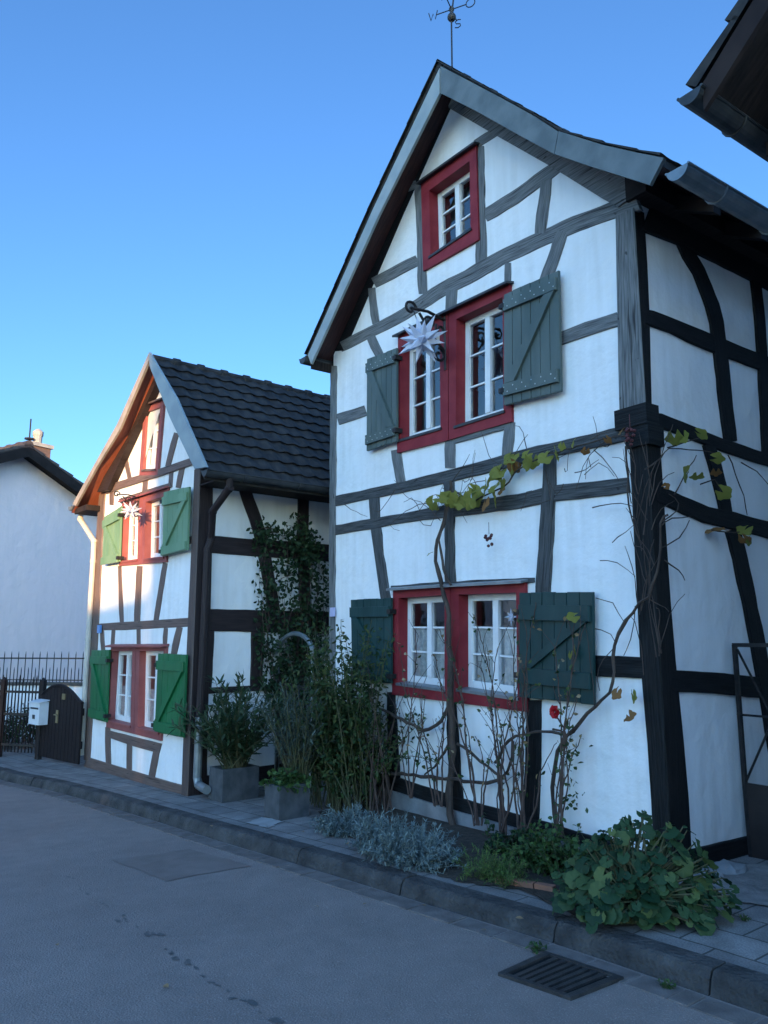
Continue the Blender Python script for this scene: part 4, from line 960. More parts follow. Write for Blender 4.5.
gpoly([(112, 860), (165, 881.5), (252, 866), (188, 850)], .004, 'repair_patch', M['asphalt_dark'], ROAD)
mb = MB()
sp = [(70, 879, 5), (80, 888, 4), (88, 895, 5), (107, 905, 4), (118, 917, 8), (124, 921, 3), (139, 928, 4), (155, 936, 8), (165, 949, 4), (176, 955, 5), (187, 962, 9), (196, 970, 4), (203, 977, 3), (212, 983, 3), (220, 988, 4), (233, 996, 6), (249, 1005, 6), (262, 1013, 3), (272, 1021, 7), (98, 899, 2), (147, 931, 2), (170, 953, 3), (227, 992, 3), (241, 1000, 3)]
tr = (ground(275, 1020) - ground(70, 877)); tr.z = 0; tr.normalize(); tq = Vector((-tr.y, tr.x, 0))
for x, y, s in sp:
    for q in range(3 if s > 5 else 2):
        c = ground(x, y) + (tr * R.uniform(-.03, .03) + tq * R.uniform(-.012, .012)) * s * .35; n = 14; rr = s * .0026 * R.uniform(.5, 1.0); ph = R.uniform(0, 9)
        vs = []
        for j in range(n):
            t = 2 * math.pi * j / n; k = 1 + .9 * noise.noise(Vector((math.cos(t) * 1.6, math.sin(t) * 1.6, ph))); w_ = c + (tr * math.cos(t) * 1.7 + tq * math.sin(t) * .85) * rr * k
            vs.append((w_.x, w_.y, gz(w_) + .003 + .0006 * q))
        mb.add(vs, [tuple(range(n))])
mb.build('drip_stain', M['stain'], ROAD, fix=False)
# planting bed soil under the plants
gpoly([(318, 812), (352, 838), (400, 862), (455, 882), (520, 890), (600, 930), (680, 925), (680, 885), (556, 848), (460, 826), (380, 804)], .006, 'planting_bed', M['soil'], bpy.data.objects['pavement'], KERB_H)

gpoly([(692, 888), (742, 867), (775, 862), (830, 880), (800, 912), (728, 902)], .010, 'concrete_apron', mat('rough_concrete_apron', (.15, .14, .13), .9, (.25, .235, .22), 7, 1, 40, bdist=.02), bpy.data.objects['pavement'], KERB_H)
gpoly([(247, 823), (262, 817.5), (283, 822), (268, 829)], .005, 'pale_slab', mat('pale_slab', (.26, .26, .26), .85, (.33, .33, .32), 8, .4, 80), bpy.data.objects['pavement'], KERB_H)
for i, (x, y, s_, lab) in enumerate(((694, 880, .075, 'rubble stone at the foot of the corner post'), (708, 876, .10, 'larger rubble stone along the side wall'), (727, 872, .12, 'flat rubble stone next to the yard gate'), (703, 889, .05, 'small rubble stone lying before the others'))):
    c_ = ground(x, y, KERB_H); mb = MB(); vs = []; k1, k2 = 9, 5
    for q in range(k2):
        for j in range(k1):
            th = 2 * math.pi * j / k1; ph = -.3 + 1.75 * q / (k2 - 1); d_ = Vector((math.cos(th) * math.cos(ph), math.sin(th) * math.cos(ph), math.sin(ph) * .6))
            vs.append(d_ * s_ * (1 + .45 * noise.noise(d_ * 1.7 + Vector((i * 5, 0, 0)))))
    mb.add(vs, [(q * k1 + j, q * k1 + (j + 1) % k1, (q + 1) * k1 + (j + 1) % k1, (q + 1) * k1 + j) for q in range(k2 - 1) for j in range(k1)] + [tuple(range((k2 - 1) * k1, k2 * k1))])
    o = mb.build('stone', M['stone']); o.location = c_; tag(o, lab, 'stone', 'rubble stones along the side wall')
# drain grate
dc = [ground(*p) for p in [(498, 976), (546, 954), (624, 980), (571, 1001)]]
c = sum(dc, Vector()) / 4
DR = thing('drain_grate', 'rectangular cast iron drain grate in the road beside the kerb', 'drain', c)
Q = [p - c for p in dc]; up = Vector((0, 0, 1))
mb = MB()
def dslab(mb, u0, v0, u1, v1, z1, z0):
    cc = [bil(Q, u0, v0), bil(Q, u1, v0), bil(Q, u1, v1), bil(Q, u0, v1)]
    mb.slab([p + up * z1 for p in cc], [p + up * z0 for p in cc], 0, .003)
dslab(mb, 0, 0, 1, .09, .016, -.01); dslab(mb, 0, .91, 1, 1, .016, -.01); dslab(mb, 0, .09, .07, .91, .0155, -.01); dslab(mb, .93, .09, 1, .91, .0155, -.01)
mb.build('frame', M['cast_iron'], DR)
mb = MB()
for k in range(1, 8): v = .09 + .82 * k / 8; dslab(mb, .07, v - .03, .93, v + .03, .013, -.01)
mb.build('bars', M['cast_iron'], DR)
mb = MB(); mb.add([bil(Q, *p) + up * .004 for p in ((.03, .03), (.97, .03), (.97, .97), (.03, .97))], [(0, 1, 2, 3)]); mb.build('pit', M['pit'], DR, fix=False)
print('GEOM ok')

# ================================================================== FENCES AND GATES
def pk(a, b, t): return a + (b - a) * t
gA, gB = ground(38, 759, KERB_H), ground(79, 768, KERB_H)
u = (gB - gA); u.z = 0; gw = u.length; u.normalize(); ang = math.atan2(u.y, u.x)
GT = thing('plank_gate', 'dark brown vertical plank gate with a curved top beside the smaller house', 'gate', gA, ang)
def ztop(x): return .86 + .22 * math.sin(math.pi * min(max((x / gw) * .95 + .08, 0), 1)) 
mb = MB(); nbd = 12
for i in range(nbd):
    x0, x1 = gw * i / nbd + .004, gw * (i + 1) / nbd - .004; z0 = .05
    mb.slab([(x0, -.02, z0), (x1, -.02, z0), (x1, -.02, ztop(x1)), (x0, -.02, ztop(x0))], [(x0, .01, z0), (x1, .01, z0), (x1, .01, ztop(x1)), (x0, .01, ztop(x0))], 0, .005)
mb.build('planks', M['plank_dark'], GT)
mb = MB(); mb.tube([(gw * i / 16, -.01, ztop(gw * i / 16) + .015) for i in range(17)], .025, 6); mb.box((.02, .012, .25), (gw - .02, .04, .35)); mb.box((.02, .012, .7), (gw - .02, .04, .8)); mb.build('rails', M['plank_dark'], GT)
mb = MB(); mb.box((gw * .42, -.03, .56), (gw * .47, -.02, .74)); mb.tube([(gw * .445, -.03, .68), (gw * .445, -.07, .68), (gw * .52, -.07, .68)], .009, 6); mb.build('handle', M['brass'], GT)
mb = MB(); mb.box((gw * .55, -.035, .9), (gw * .62, -.02, .98)); mb.build('bell_plate', M['brass'], GT)
# letter box at the gate's left end
MBX = thing('letter_box', 'white enamel letter box mounted at the left end of the plank gate', 'letter box', Vector((gA.x, gA.y, gA.z)), ang)
mb = MB(); x0, x1 = -.03, .30; mb.box((x0, -.17, .52), (x1, -.035, .84)); mb.build('box', M['box_white'], MBX)
mb = MB(); mb.slab([(x0 - .012, -.185, .84), (x1 + .012, -.185, .84), (x1 + .012, -.03, .875), (x0 - .012, -.03, .875)], [(x0 - .012, -.185, .825), (x1 + .012, -.185, .825), (x1 + .012, -.03, .86), (x0 - .012, -.03, .86)]); mb.build('lid', M['box_white'], MBX)
mb = MB(); mb.box((x0 + .04, -.175, .74), (x1 - .04, -.168, .765)); mb.box((x0 + .12, -.175, .6), (x0 + .2, -.168, .66)); mb.build('slot', M['zinc_dark'], MBX)
mb = MB(); mb.box((.02, -.036, .0), (.07, .02, .7)); mb.build('post', M['iron'], MBX)
# front picket fence left of the gate
u2 = (ground(0, 757, KERB_H) - gA); u2.z = 0; u2.normalize(); FL = 3.2
PF = thing('picket_fence', 'dark iron picket fence with rails left of the plank gate', 'fence', gA, math.atan2(u2.y, u2.x))
mb = MB(); x = .06; i = 0
while x < FL:
    h = 1.12 + .05 * math.sin(i * 1.3); mb.tube([(x, 0, .08), (x, 0, h), (x, 0, h + .05)], [.011, .011, .003], 5); x += .062; i += 1
o = mb.build('pickets', M['plank_dark'], PF)
mb = MB()
for z in (.17, .62, .95): mb.box((0, -.012, z), (FL, .012, z + .035))
mb.build('rails', M['iron'], PF)
for xx in (.0, .72, 1.7, 2.7):
    mb = MB(); mb.box((xx - .035, -.035, 0), (xx + .035, .035, 1.12)); mb.lathe((xx, 0, 1.12), [(.05, 0), (.05, .02), (.0, .07)], 4); mb.build('post', M['plank_dark'], PF)
# rear spiked fence on a low white wall
r0, r1 = on_plane(-40, 683, Vector((0, 14.6, 0)), Vector((0, 1, 0))), on_plane(96, 683, Vector((0, 14.2, 0)), Vector((0, 1, 0)))
r0 = on_plane(-60, 684, Vector((0, 14.6, 0)), Vector((0, 1, 0))); u3 = r1 - r0; u3.z = 0; wl = u3.length; a3 = math.atan2(u3.y, u3.x)
LW = thing('garden_wall', 'low white garden wall with grey coping behind the plank gate', 'wall', (r0.x, r0.y, 0), a3); zc = r1.z
mb = MB(); mb.box((0, 0, -.6), (wl, .2, zc - .05)); mb.build('wall', M['plaster'], LW)
mb = MB(); mb.box((-.02, -.04, zc - .05), (wl + .02, .24, zc)); mb.build('coping', M['zinc_dark'], LW)
RF = thing('spiked_fence', 'slender iron spiked railing on the low white wall', 'railing', (r0.x, r0.y, zc), a3)
mb = MB(); n = int(wl / .145)
for i in range(n + 1):
    x = .05 + i * (wl - .1) / n; mb.tube([(x, .1, 0), (x, .1, .5), (x, .1, .56)], [.009, .009, .002], 5)
    if i < n: mb.tube([(x + .0725, .1, 0), (x + .0725, .1, .22), (x + .0725, .1, .27)], [.009, .009, .002], 5)
mb.build('spikes', M['iron'], RF)
mb = MB(); mb.box((0, .09, .42), (wl, .11, .445)); mb.box((0, .09, .03), (wl, .11, .05)); mb.build('rails', M['iron'], RF)

# garden gate with arch between the houses
ga = L.wd((.12, 1.05, 0)); gg = gz(ga) + KERB_H
IG = thing('iron_garden_gate', 'narrow iron bar gate under a grey arch between the two houses', 'gate', (ga.x, ga.y, gg), L.rot)
mb = MB()
for i in range(7): mb.tube([(i * .1, 0, .05), (i * .1, 0, 1.15)], .009, 5)
mb.build('bars', M['zinc_dark'], IG)
mb = MB(); mb.box((-.03, -.015, .15), (.63, .015, .19)); mb.box((-.03, -.015, 1.1), (.63, .015, 1.14)); mb.box((-.045, -.02, 0), (-.015, .02, 1.25)); mb.box((.615, -.02, 0), (.645, .02, 1.25)); mb.build('frame', M['iron'], IG)
mb = MB(); mb.tube([(.30 + .36 * math.cos(t), 0, 1.5 + .22 * math.sin(t)) for t in [math.pi * i / 14 for i in range(15)]], .028, 6); mb.tube([(-.06, 0, 0), (-.06, 0, 1.5)], .02, 6); mb.tube([(.66, 0, 0), (.66, 0, 1.5)], .02, 6); mb.build('arch', M['zinc'], IG)

# iron yard gate at the right of the tall house
gy = B.S(744, 862)[1] - .02
YG = thing('yard_gate', 'rusty iron yard gate with a sheet metal lower half, right of the tall house', 'gate', B.wd((0, gy, 0)), B.rot)
gG = lambda px, py: B.F(px, py, gy)
p0 = gG(733, 645); p1 = gG(745, 784); p2 = gG(746, 868); W2 = 1.35
xL0, xL1 = p0[0], p1[0]; zT = p0[2]; zM = p1[2]; zB = p2[2]
mb = MB()
mb.tube([(xL0 + .012, 0, zT), (xL1, 0, zM), (xL1 + .01, 0, zB)], .02, 4); mb.tube([(xL0, 0, zT), (xL0 + W2, 0, zT)], .02, 4); mb.tube([(xL0 + W2, 0, zT), (xL0 + W2, 0, zB)], .02, 4); mb.tube([(xL1, 0, zM), (xL1 + W2, 0, zM)], .015, 4)
mb.build('frame', M['iron'], YG)
mb = MB(); q = gG(768, 709); mb.tube([(xL0 + .03, 0, zT - .03), (q[0], 0, q[2]), (xL0 + .62, 0, zM + .02)], .009, 5)
q = gG(768, 731); mb.tube([(xL1, 0, zM), (q[0], 0, q[2]), (xL1 + .62, 0, zT - .05)], .009, 5)
z = gG(745, 715)[2]; mb.tube([(xL1 - .02, 0, z), (xL0 + W2, 0, z)], .009, 5); mb.build('braces', M['iron'], YG)
mb = MB(); mb.box((xL1 + .0, -.012, zB + .03), (xL0 + W2, .0, zM)); mb.build('sheet_panel', mat('rusty_sheet_metal', (.014, .010, .010), .6, (.026, .017, .015), 6, .3, 30), YG)

# ================================================================== PLANTERS
def planter(name, label, pxl, pxr, top_px, depth_m):
    """front bottom corners in the picture"""
    a, b = ground(*pxl, KERB_H), ground(*pxr, KERB_H); d = b - a; d.z = 0; w = d.length; d.normalize(); an = math.atan2(d.y, d.x)
    h = top_px
    t = thing(name, label, 'planter', (a.x, a.y, gz(a) + KERB_H), an); mb = MB(); i = .03
    for x0, y0, x1, y1 in ((0, 0, w, i), (0, depth_m - i, w, depth_m), (0, i + .0005, i, depth_m - i - .0005), (w - i, i + .0005, w, depth_m - i - .0005)):
        mb.slab([(x0, y0, 0), (x1, y0, 0), (x1, y1, 0), (x0, y1, 0)], [(x0, y0, h), (x1, y0, h), (x1, y1, h), (x0, y1, h)], 0)
    mb.build('box', M['planter'], t)
    mb = MB(); mb.box((i, i, .02), (w - i, depth_m - i, h - .03)); mb.build('soil', M['soil'], t)
    return Matrix.Translation(t.location) @ Matrix.Rotation(an, 4, 'Z') @ Vector((w / 2, depth_m / 2, h - .03))
# the box faces are turned like the house fronts: left corner, near corner
def planter2(label, near_px, wl, wr, h):
    a = ground(*near_px, KERB_H); t = thing('planter', label, 'planter', (a.x, a.y, gz(a) + KERB_H), L.rot); mb = MB(); i = .03
    x0, x1, y0, y1 = -wl, 0, 0, wr
    for bx in ((x0, y0, x1, y0 + i), (x0, y1 - i, x1, y1), (x0, y0 + i, x0 + i, y1 - i), (x1 - i, y0 + i, x1, y1 - i)):
        mb.slab([(bx[0], bx[1], h), (bx[2], bx[1], h), (bx[2], bx[3], h), (bx[0], bx[3], h)], [(bx[0], bx[1], 0), (bx[2], bx[1], 0), (bx[2], bx[3], 0), (bx[0], bx[3], 0)])
    mb.build('box', M['planter'], t)
    mb = MB(); mb.box((x0 + i, y0 + i, .01), (x1 - i, y1 - i, h - .04)); mb.build('soil', M['soil'], t)
    return L.wd(L.loc(a) + Vector((-wl / 2, wr / 2, 0))) + Vector((0, 0, h - .04))
pl1 = planter2('slate grey square planter holding the tall oleander by the smaller house', (222, 803), .3, .42, .32)
pl2 = planter2('slate grey planter holding low round leaves and silvery shoots', (279, 821), .26, .32, .29)

# ================================================================== PLANTS
def rdir(r=R):
    z = r.uniform(-1, 1); a = r.uniform(0, 2 * math.pi); q = math.sqrt(1 - z * z); return Vector((q * math.cos(a), q * math.sin(a), z))
def leaf(mb, p, d, n, ln, w, kind='lance', mi=0):
    d = d.normalized(); s = d.cross(n)
    if s.length < 1e-4: s = d.orthogonal()
    s.normalize(); n = s.cross(d)
    if kind == 'lance':
        m1, m2 = p + d * ln * .35 - n * w * .12, p + d * ln * .72 - n * w * .3
        mb.add([p, m1 + s * w * .5 + n * w * .15, m1, m1 - s * w * .5 + n * w * .15, m2 + s * w * .36, m2, m2 - s * w * .36, p + d * ln - n * w * .6],
               [(0, 2, 1), (0, 3, 2), (1, 2, 5, 4), (2, 3, 6, 5), (4, 5, 7), (5, 6, 7)], mi)
    elif kind == 'oval':
        m1 = p + d * ln * .5
        mb.add([p, m1 + s * w * .5 + n * w * .12, m1, m1 - s * w * .5 + n * w * .12, p + d * ln - n * w * .2, p + d * ln * .8 + s * w * .34, p + d * ln * .8 - s * w * .34],
               [(0, 2, 1), (0, 3, 2), (1, 2, 4, 5), (2, 3, 6, 4)], mi)
    elif kind in ('round', 'lobed'):
        k = 18; c0 = p + d * ln * .34; vs = [c0 - n * w * .07]; ph = R.uniform(0, 6)
        for rf in (.55, 1.):
            for i in range(k):
                a = -2.8 + 5.6 * i / (k - 1)
                q = (1 + (.07 * math.cos(a * 6.7) if kind == 'round' else .13 * math.cos(a * 4.5)) * rf + R.uniform(-.04, .04) * rf) * rf
                hz = w * (.035 * math.cos(a * 6.7) * rf + .10 * math.sin(a * 1.5 + ph) * rf * rf + R.uniform(-.015, .015)) - w * .10 * (rf - .5)
                vs.append(c0 + d * (math.cos(a) * ln * .6 * q) + s * (math.sin(a) * w * .52 * q) + n * hz)
        fs = [(0, i + 1, i + 2) for i in range(k - 1)] + [(1 + i, 1 + k + i, 2 + k + i, 2 + i) for i in range(k - 1)]
        mb.add(vs, fs, mi)
def curve(p0, d0, ln, droop, n=7, wob=.1, r=R):
    pts = [Vector(p0)]; d = d0.normalized()
    for i in range(n):
        d = (d + Vector((0, 0, -droop / n)) + rdir(r) * wob / n * 2).normalized(); pts.append(pts[-1] + d * ln / n)
    return pts
def plant_thing(name, label, cat, base, group=None): return thing(name, label, cat, base, 0, group)
def leafy(name, label, base, stems, leaf_m, stem_m, lf, sr=(.008, .003), cat='plant', group=None, leafpart='foliage'):
    """stems: list of point lists in world space; lf(mb, point, tangent, t) adds leaves"""
    t = plant_thing(name, label, cat, base, group); sb, lb = MB(), MB()
    for pts in stems:
        n = len(pts); sb.tube([p - base for p in pts], [sr[0] + (sr[1] - sr[0]) * i / (n - 1) for i in range(n)], 5)
        for i in range(n - 1): lf(lb, pts[i] - base, pts[i + 1] - base, i / (n - 1))
    sb.build('stems', stem_m, t); lb.build(leafpart, leaf_m, t, fix=False); return t
UP = Vector((0, 0, 1))
# 1 oleander
stems = []
for i in range(80):
    d = (UP + rdir() * .74); d.z = abs(d.z) + .15
    stems.append(curve(pl1 + Vector((R.uniform(-.1, .1), R.uniform(-.1, .1), 0)), d, R.uniform(.5, 1.0), R.uniform(.0, .7), 9))
def lf_ole(mb, a, b, t):
    if t < .18: return
    for k in range(3 if t < .8 else 5):
        p = a + (b - a) * R.random(); d = (rdir() * .9 + (b - a).normalized() * .9 + UP * .1); leaf(mb, p, d, UP + rdir() * .5, R.uniform(.09, .15), R.uniform(.022, .032))
leafy('oleander', 'tall oleander with long narrow leaves in the planter beside the smaller house', pl1, stems, M['l_oleander'], M['cane'], lf_ole, cat='shrub')
# 2 silvery shrub and low plant in the second planter
stems = []
for i in range(60):
    d = (UP * 1.2 + rdir() * .55); d.z = abs(d.z) + .2
    stems.append(curve(pl2 + Vector((R.uniform(-.06, .06), R.uniform(.0, .12), 0)) + B.Y * .1, d, R.uniform(.55, 1.05), R.uniform(.2, .9), 9))
def lf_olive(mb, a, b, t):
    if t < .25: return
    for k in range(4):
        p = a + (b - a) * R.random(); leaf(mb, p, rdir() * .8 + (b - a).normalized() + UP * -.2, UP + rdir() * .6, R.uniform(.05, .10), R.uniform(.010, .016))
leafy('silvery_shrub', 'grey-green narrow-leaved shrub rising behind the low round leaves in the nearer planter', pl2 + B.Y * .1, stems, M['l_olive'], M['cane'], lf_olive, (.006, .002), cat='shrub')
stems = [curve(pl2 + Vector((R.uniform(-.1, .1), R.uniform(-.1, .1), 0)), UP + rdir() * .9, R.uniform(.1, .22), .6, 4) for i in range(55)]
def lf_low(mb, a, b, t):
    for k in range(2): leaf(mb, b, rdir() + UP * .2, UP + rdir() * .5, R.uniform(.04, .065), R.uniform(.04, .055), 'oval')
leafy('potted_plant', 'low bushy plant with round leaves in the nearer grey planter', pl2, stems, M['l_cover'], M['cane'], lf_low, (.003, .002))
# 3 tall bushy rose left of the tall house
rb = ground(334, 812, KERB_H); stems = []
for i in range(96):
    p = rb + B.X * R.uniform(-.55, .24) + B.Y * R.uniform(-.05, .3); d = UP * 2.4 + rdir() * .55
    stems.append(curve(p, d, R.uniform(.9, 1.85), R.uniform(.0, .45), 12, .25))
for i in range(14):
    p = rb + B.X * R.uniform(-.2, .3) + B.Y * R.uniform(-.05, .3); d = UP * 2 + rdir() * 1.0
    stems.append(curve(p, d, R.uniform(.9, 1.5), R.uniform(.6, 1.6), 12, .3))
def lf_bush(mb, a, b, t):
    if t < .1: return
    for k in range(8 if t > .3 else 3):
        p = a + (b - a) * R.random() + rdir() * .06; leaf(mb, p, rdir() + UP * .1, UP + rdir() * .7, R.uniform(.04, .075), R.uniform(.02, .036), 'oval' if R.random() < .6 else 'lance')
leafy('rose_bush', 'tall dense green rose bush left of the lower window of the tall house', rb, stems, M['l_bush'], M['cane'], lf_bush, (.007, .0025), cat='shrub')
# sparser canes in front of the lower left shutter
rb2 = ground(368, 815, KERB_H); stems = []
for i in range(15):
    p = rb2 + B.X * R.uniform(-.3, .18) + B.Y * R.uniform(.0, .3); stems.append(curve(p, UP * 2.2 + rdir() * .6, R.uniform(.8, 1.5), R.uniform(.0, .6), 11, .3))
def lf_sparse(mb, a, b, t):
    if R.random() < .55 or t < .2: return
    for k in range(3):
        p = a + (b - a) * R.random(); leaf(mb, p + rdir() * .03, rdir(), UP + rdir() * .7, R.uniform(.03, .05), R.uniform(.02, .03), 'oval')
leafy('rose_bush', 'sparse open rose canes below the dark green lower left shutter', rb2, stems, M['l_bush'], M['twig'], lf_sparse, (.008, .0025), cat='shrub')
# 4 climber on the smaller house's side wall
cbp = L.wd((.12, 1.15, 0)); cbp.z = gz(cbp) + KERB_H; stems = []
for i in range(32):
    y = R.uniform(.75, 1.75); z1 = R.uniform(1.5, 3.0); pts = []
    for k in range(14):
        t = k / 13; pts.append(L.wd((.06 + .10 * R.random(), 1.15 + (y - 1.15) * min(1, t * 1.4) + R.uniform(-.04, .04), .1 + (z1 - .1) * t)))
    stems.append(pts)
for i in range(12):
    s = L.wd((.1, R.uniform(.8, 1.6), R.uniform(2.2, 2.95))); stems.append(curve(s, -L.Y * R.uniform(.3, 1) + UP * R.uniform(-.2, .6) + L.X * .15, R.uniform(.25, .5), .9, 7, .3))
def lf_climb(mb, a, b, t):
    z = a.z + cbp.z
    if z < .6: return
    for k in range(9):
        p = a + (b - a) * R.random() + rdir() * .09; leaf(mb, p, rdir() - UP * .3, L.X + rdir() * .6, R.uniform(.04, .075), R.uniform(.026, .045), 'oval')
leafy('climbing_plant', 'dark green climber hanging on the side wall of the smaller house', cbp, stems, M['l_ivy'], M['twig'], lf_climb, (.006, .002), cat='climber')
# 5 lavender cushions
def lavender(px, wx, h, n, label, seed):
    r2 = random.Random(seed); b = ground(*px, KERB_H); stems = []
    for i in range(n):
        a = r2.uniform(0, 6.28); q = math.sqrt(r2.random()); d = UP * (1.25 - q * .8) + Vector((math.cos(a), math.sin(a), 0)) * q * 1.0
        p = b + (B.X * math.cos(a) * wx * .5 + B.Y * math.sin(a) * .17) * q
        stems.append(curve(p, d, h * r2.uniform(.45, .88), r2.uniform(-.2, .5), 6, .25, r2))
    def lf(mb, a, b_, t):
        for k in range(6 if t > .1 else 3):
            p = a + (b_ - a) * r2.random(); leaf(mb, p, rdir(r2) * .8 + (b_ - a).normalized() * .7, UP + rdir(r2) * .6, r2.uniform(.025, .05), r2.uniform(.006, .010))
    return leafy('lavender', label, b, stems, M['l_lavender'], M['l_lavender'], lf, (.003, .0015), cat='shrub', group='silvery lavender cushions along the kerb')
lavender((345, 832), .28, .27, 110, 'small silvery lavender cushion at the foot of the tall rose bush', 1)
lavender((392, 852), .38, .34, 140, 'larger silvery lavender cushion left of centre in the bed', 2)
lavender((418, 864), .36, .33, 150, 'largest silvery lavender cushion nearest the feathery green clump', 3)
# 6 feathery clump
fb = ground(480, 884, KERB_H) + B.Y * .1; stems = []
for i in range(90):
    stems.append(curve(fb + B.X * R.uniform(-.17, .17) + B.Y * R.uniform(-.06, .12), UP * 1.0 + rdir() * .8, R.uniform(.14, .28), R.uniform(.3, 1.5), 6, .2))
def lf_fern(mb, a, b, t):
    for k in range(6): leaf(mb, a + (b - a) * R.random(), rdir() * .8 + (b - a).normalized() * .6, UP + rdir() * .5, R.uniform(.02, .04), R.uniform(.003, .006))
leafy('feathery_plant', 'feathery light green clump at the edge of the bed by the kerb', fb, stems, M['l_fern'], M['cane'], lf_fern, (.002, .001))
# 7 leafy cover right of it
gb = ground(540, 878, KERB_H) + B.Y * .1; stems = []
for i in range(110):
    stems.append(curve(gb + B.X * R.uniform(-.32, .26) + B.Y * R.uniform(-.1, .3), UP * 1.1 + rdir() * .7, R.uniform(.1, .34), R.uniform(.2, .9), 5, .2))
def lf_cov(mb, a, b, t):
    for k in range(3): leaf(mb, a + (b - a) * R.random() + rdir() * .01, rdir() + UP * .15, UP + rdir() * .6, R.uniform(.03, .055), R.uniform(.022, .036), 'oval')
leafy('leafy_herb', 'bushy mid-green herb between the feathery clump and the big mallow', gb, stems, M['l_cover'], M['cane'], lf_cov, (.003, .0015))
hb = ground(512, 862, KERB_H) + B.Y * .1; stems = []
for i in range(50): stems.append(curve(hb + B.X * R.uniform(-.28, .2) + B.Y * R.uniform(-.05, .15), UP + rdir() * .7, R.uniform(.12, .3), .5, 5, .2))
leafy('leafy_herb', 'dark low herb behind the feathery clump under the rose canes', hb, stems, M['l_ivy'], M['twig'], lf_cov, (.003, .0015))
# 8 big mallow at the corner
mbp = ground(640, 925, KERB_H); t = plant_thing('mallow', 'large round-leaved mallow sprawling over the pavement at the house corner', 'plant', mbp); sb, lb = MB(), MB()
xr, yr_ = Vector((1, 0, 0)), Vector((0, 1, 0))
for i in range(640):
    a = R.uniform(0, 6.28); q = math.sqrt(R.random())
    lump = 1 + .5 * noise.noise(Vector((math.cos(a) * 1.7, math.sin(a) * 1.7, 4)))
    tx, ty = math.cos(a) * q * .45 * lump, math.sin(a) * q * .31 * lump
    hz = (.41 * (1 - (q * .9) ** 2) + .02) * R.uniform(.15, 1.15) * lump; 
    if tx > .1: hz *= .9
    tip_ = Vector((tx - .0, ty + .12, hz + .04)); root = Vector((R.uniform(-.12, .12), R.uniform(0, .15), 0))
    mid = root * .4 + tip_ * .6 + UP * .05
    sb.tube([root, mid, tip_], [.006, .005, .0035], 5)
    sz = (R.uniform(.028, .06) if R.random() < .75 else R.uniform(.06, .095)) * (1 if hz < .42 else .8); out = Vector((tx, ty - .12, .1)).normalized()
    nrm = (UP * .8 + out * .7 + Vector((0, -.4, 0)) + rdir() * .85).normalized(); d = (out + rdir() * .5 - UP * .35)
    d = d - nrm * d.dot(nrm)
    leaf(lb, tip_, d, nrm, sz, sz * 1.08, 'round')
for (x, z) in ((.0, .50), (-.1, .42), (.16, .42)):
    for k in range(6): leaf(lb, Vector((x, .15, z)) + rdir() * .03, rdir(), UP + rdir() * .6, .05, .05, 'round')
    sb.tube([Vector((x * .3, .1, 0)), Vector((x, .15, z))], [.007, .004], 5)
sb.build('stems', M['cane'], t); lb.build('foliage', M['l_mallow'], t, fix=False, smooth=True)

# 9 grapevine on the tall house
vb_ = ground(456, 838, KERB_H); VN = plant_thing('grapevine', 'old grapevine climbing the tall house, its few yellow leaves along the beam', 'climber', vb_)
def P(px, py, y=-.1): return B.wd(B.F(px, py, y)) - vb_
def PS(px, py, x=.09): return B.wd(B.S(px, py, x)) - vb_
tb = MB()
def wig(pts, n=4, amp=.012):
    out = []
    for i in range(len(pts) - 1):
        for k in range(n):
            t = k / n; out.append(pts[i].lerp(pts[i + 1], t) + (rdir() * amp if (i or k) else Vector()))
    return out + [pts[-1]]
def vine(pxs, r0, r1, y=-.1, side=False, amp=.01):
    pts = catmull([(PS if side else P)(*p, y) for p in pxs], .08); pts = [p + rdir() * amp for p in pts]; n = len(pts)
    tb.tube(pts, [(r0 + (r1 - r0) * i / (n - 1)) * R.uniform(.85, 1.2) for i in range(n)], 6)
vine([(456, 838), (451, 815), (449, 795), (453, 750), (451, 705), (449, 640), (447, 605), (438, 573), (436, 548), (443, 521), (450, 497), (451, 480)], .034, .013)
vine([(450, 585), (442, 560), (440, 540), (447, 515), (452, 492)], .012, .008, -.12)
vine([(384, 820), (388, 784), (382, 758), (379, 730), (380, 712)], .024, .014)
vine([(379, 709), (402, 719), (423, 730), (441, 722), (450, 704)], .014, .017); vine([(392, 773), (420, 776), (444, 778), (486, 783), (509, 771), (512, 742)], .017, .012)
vine([(450, 738), (436, 766), (424, 775)], .012, .009); vine([(458, 743), (480, 761), (501, 777)], .012, .01); vine([(496, 763), (509, 741), (534, 732), (569, 735)], .012, .01)
# along the jetty beams
vine([(450, 490), (470, 500), (495, 492), (520, 470), (548, 455), (580, 446), (612, 436), (632, 436)], .009, .006, -.09, amp=.02)
for a in ([(440, 520), (425, 505), (405, 495), (395, 480)], [(452, 482), (462, 468), (470, 455)], [(500, 470), (520, 447), (527, 435)], [(527, 452), (523, 432), (515, 425)], [(545, 470), (550, 500), (530, 505)], [(595, 450), (612, 468), (618, 480)],
          [(610, 440), (590, 455), (575, 490)], [(395, 490), (380, 512), (372, 508)], [(345, 505), (356, 512), (368, 517)], [(430, 502), (412, 508), (390, 525), (400, 530)]):
    vine(a, .004, .002, -.08, amp=.008)
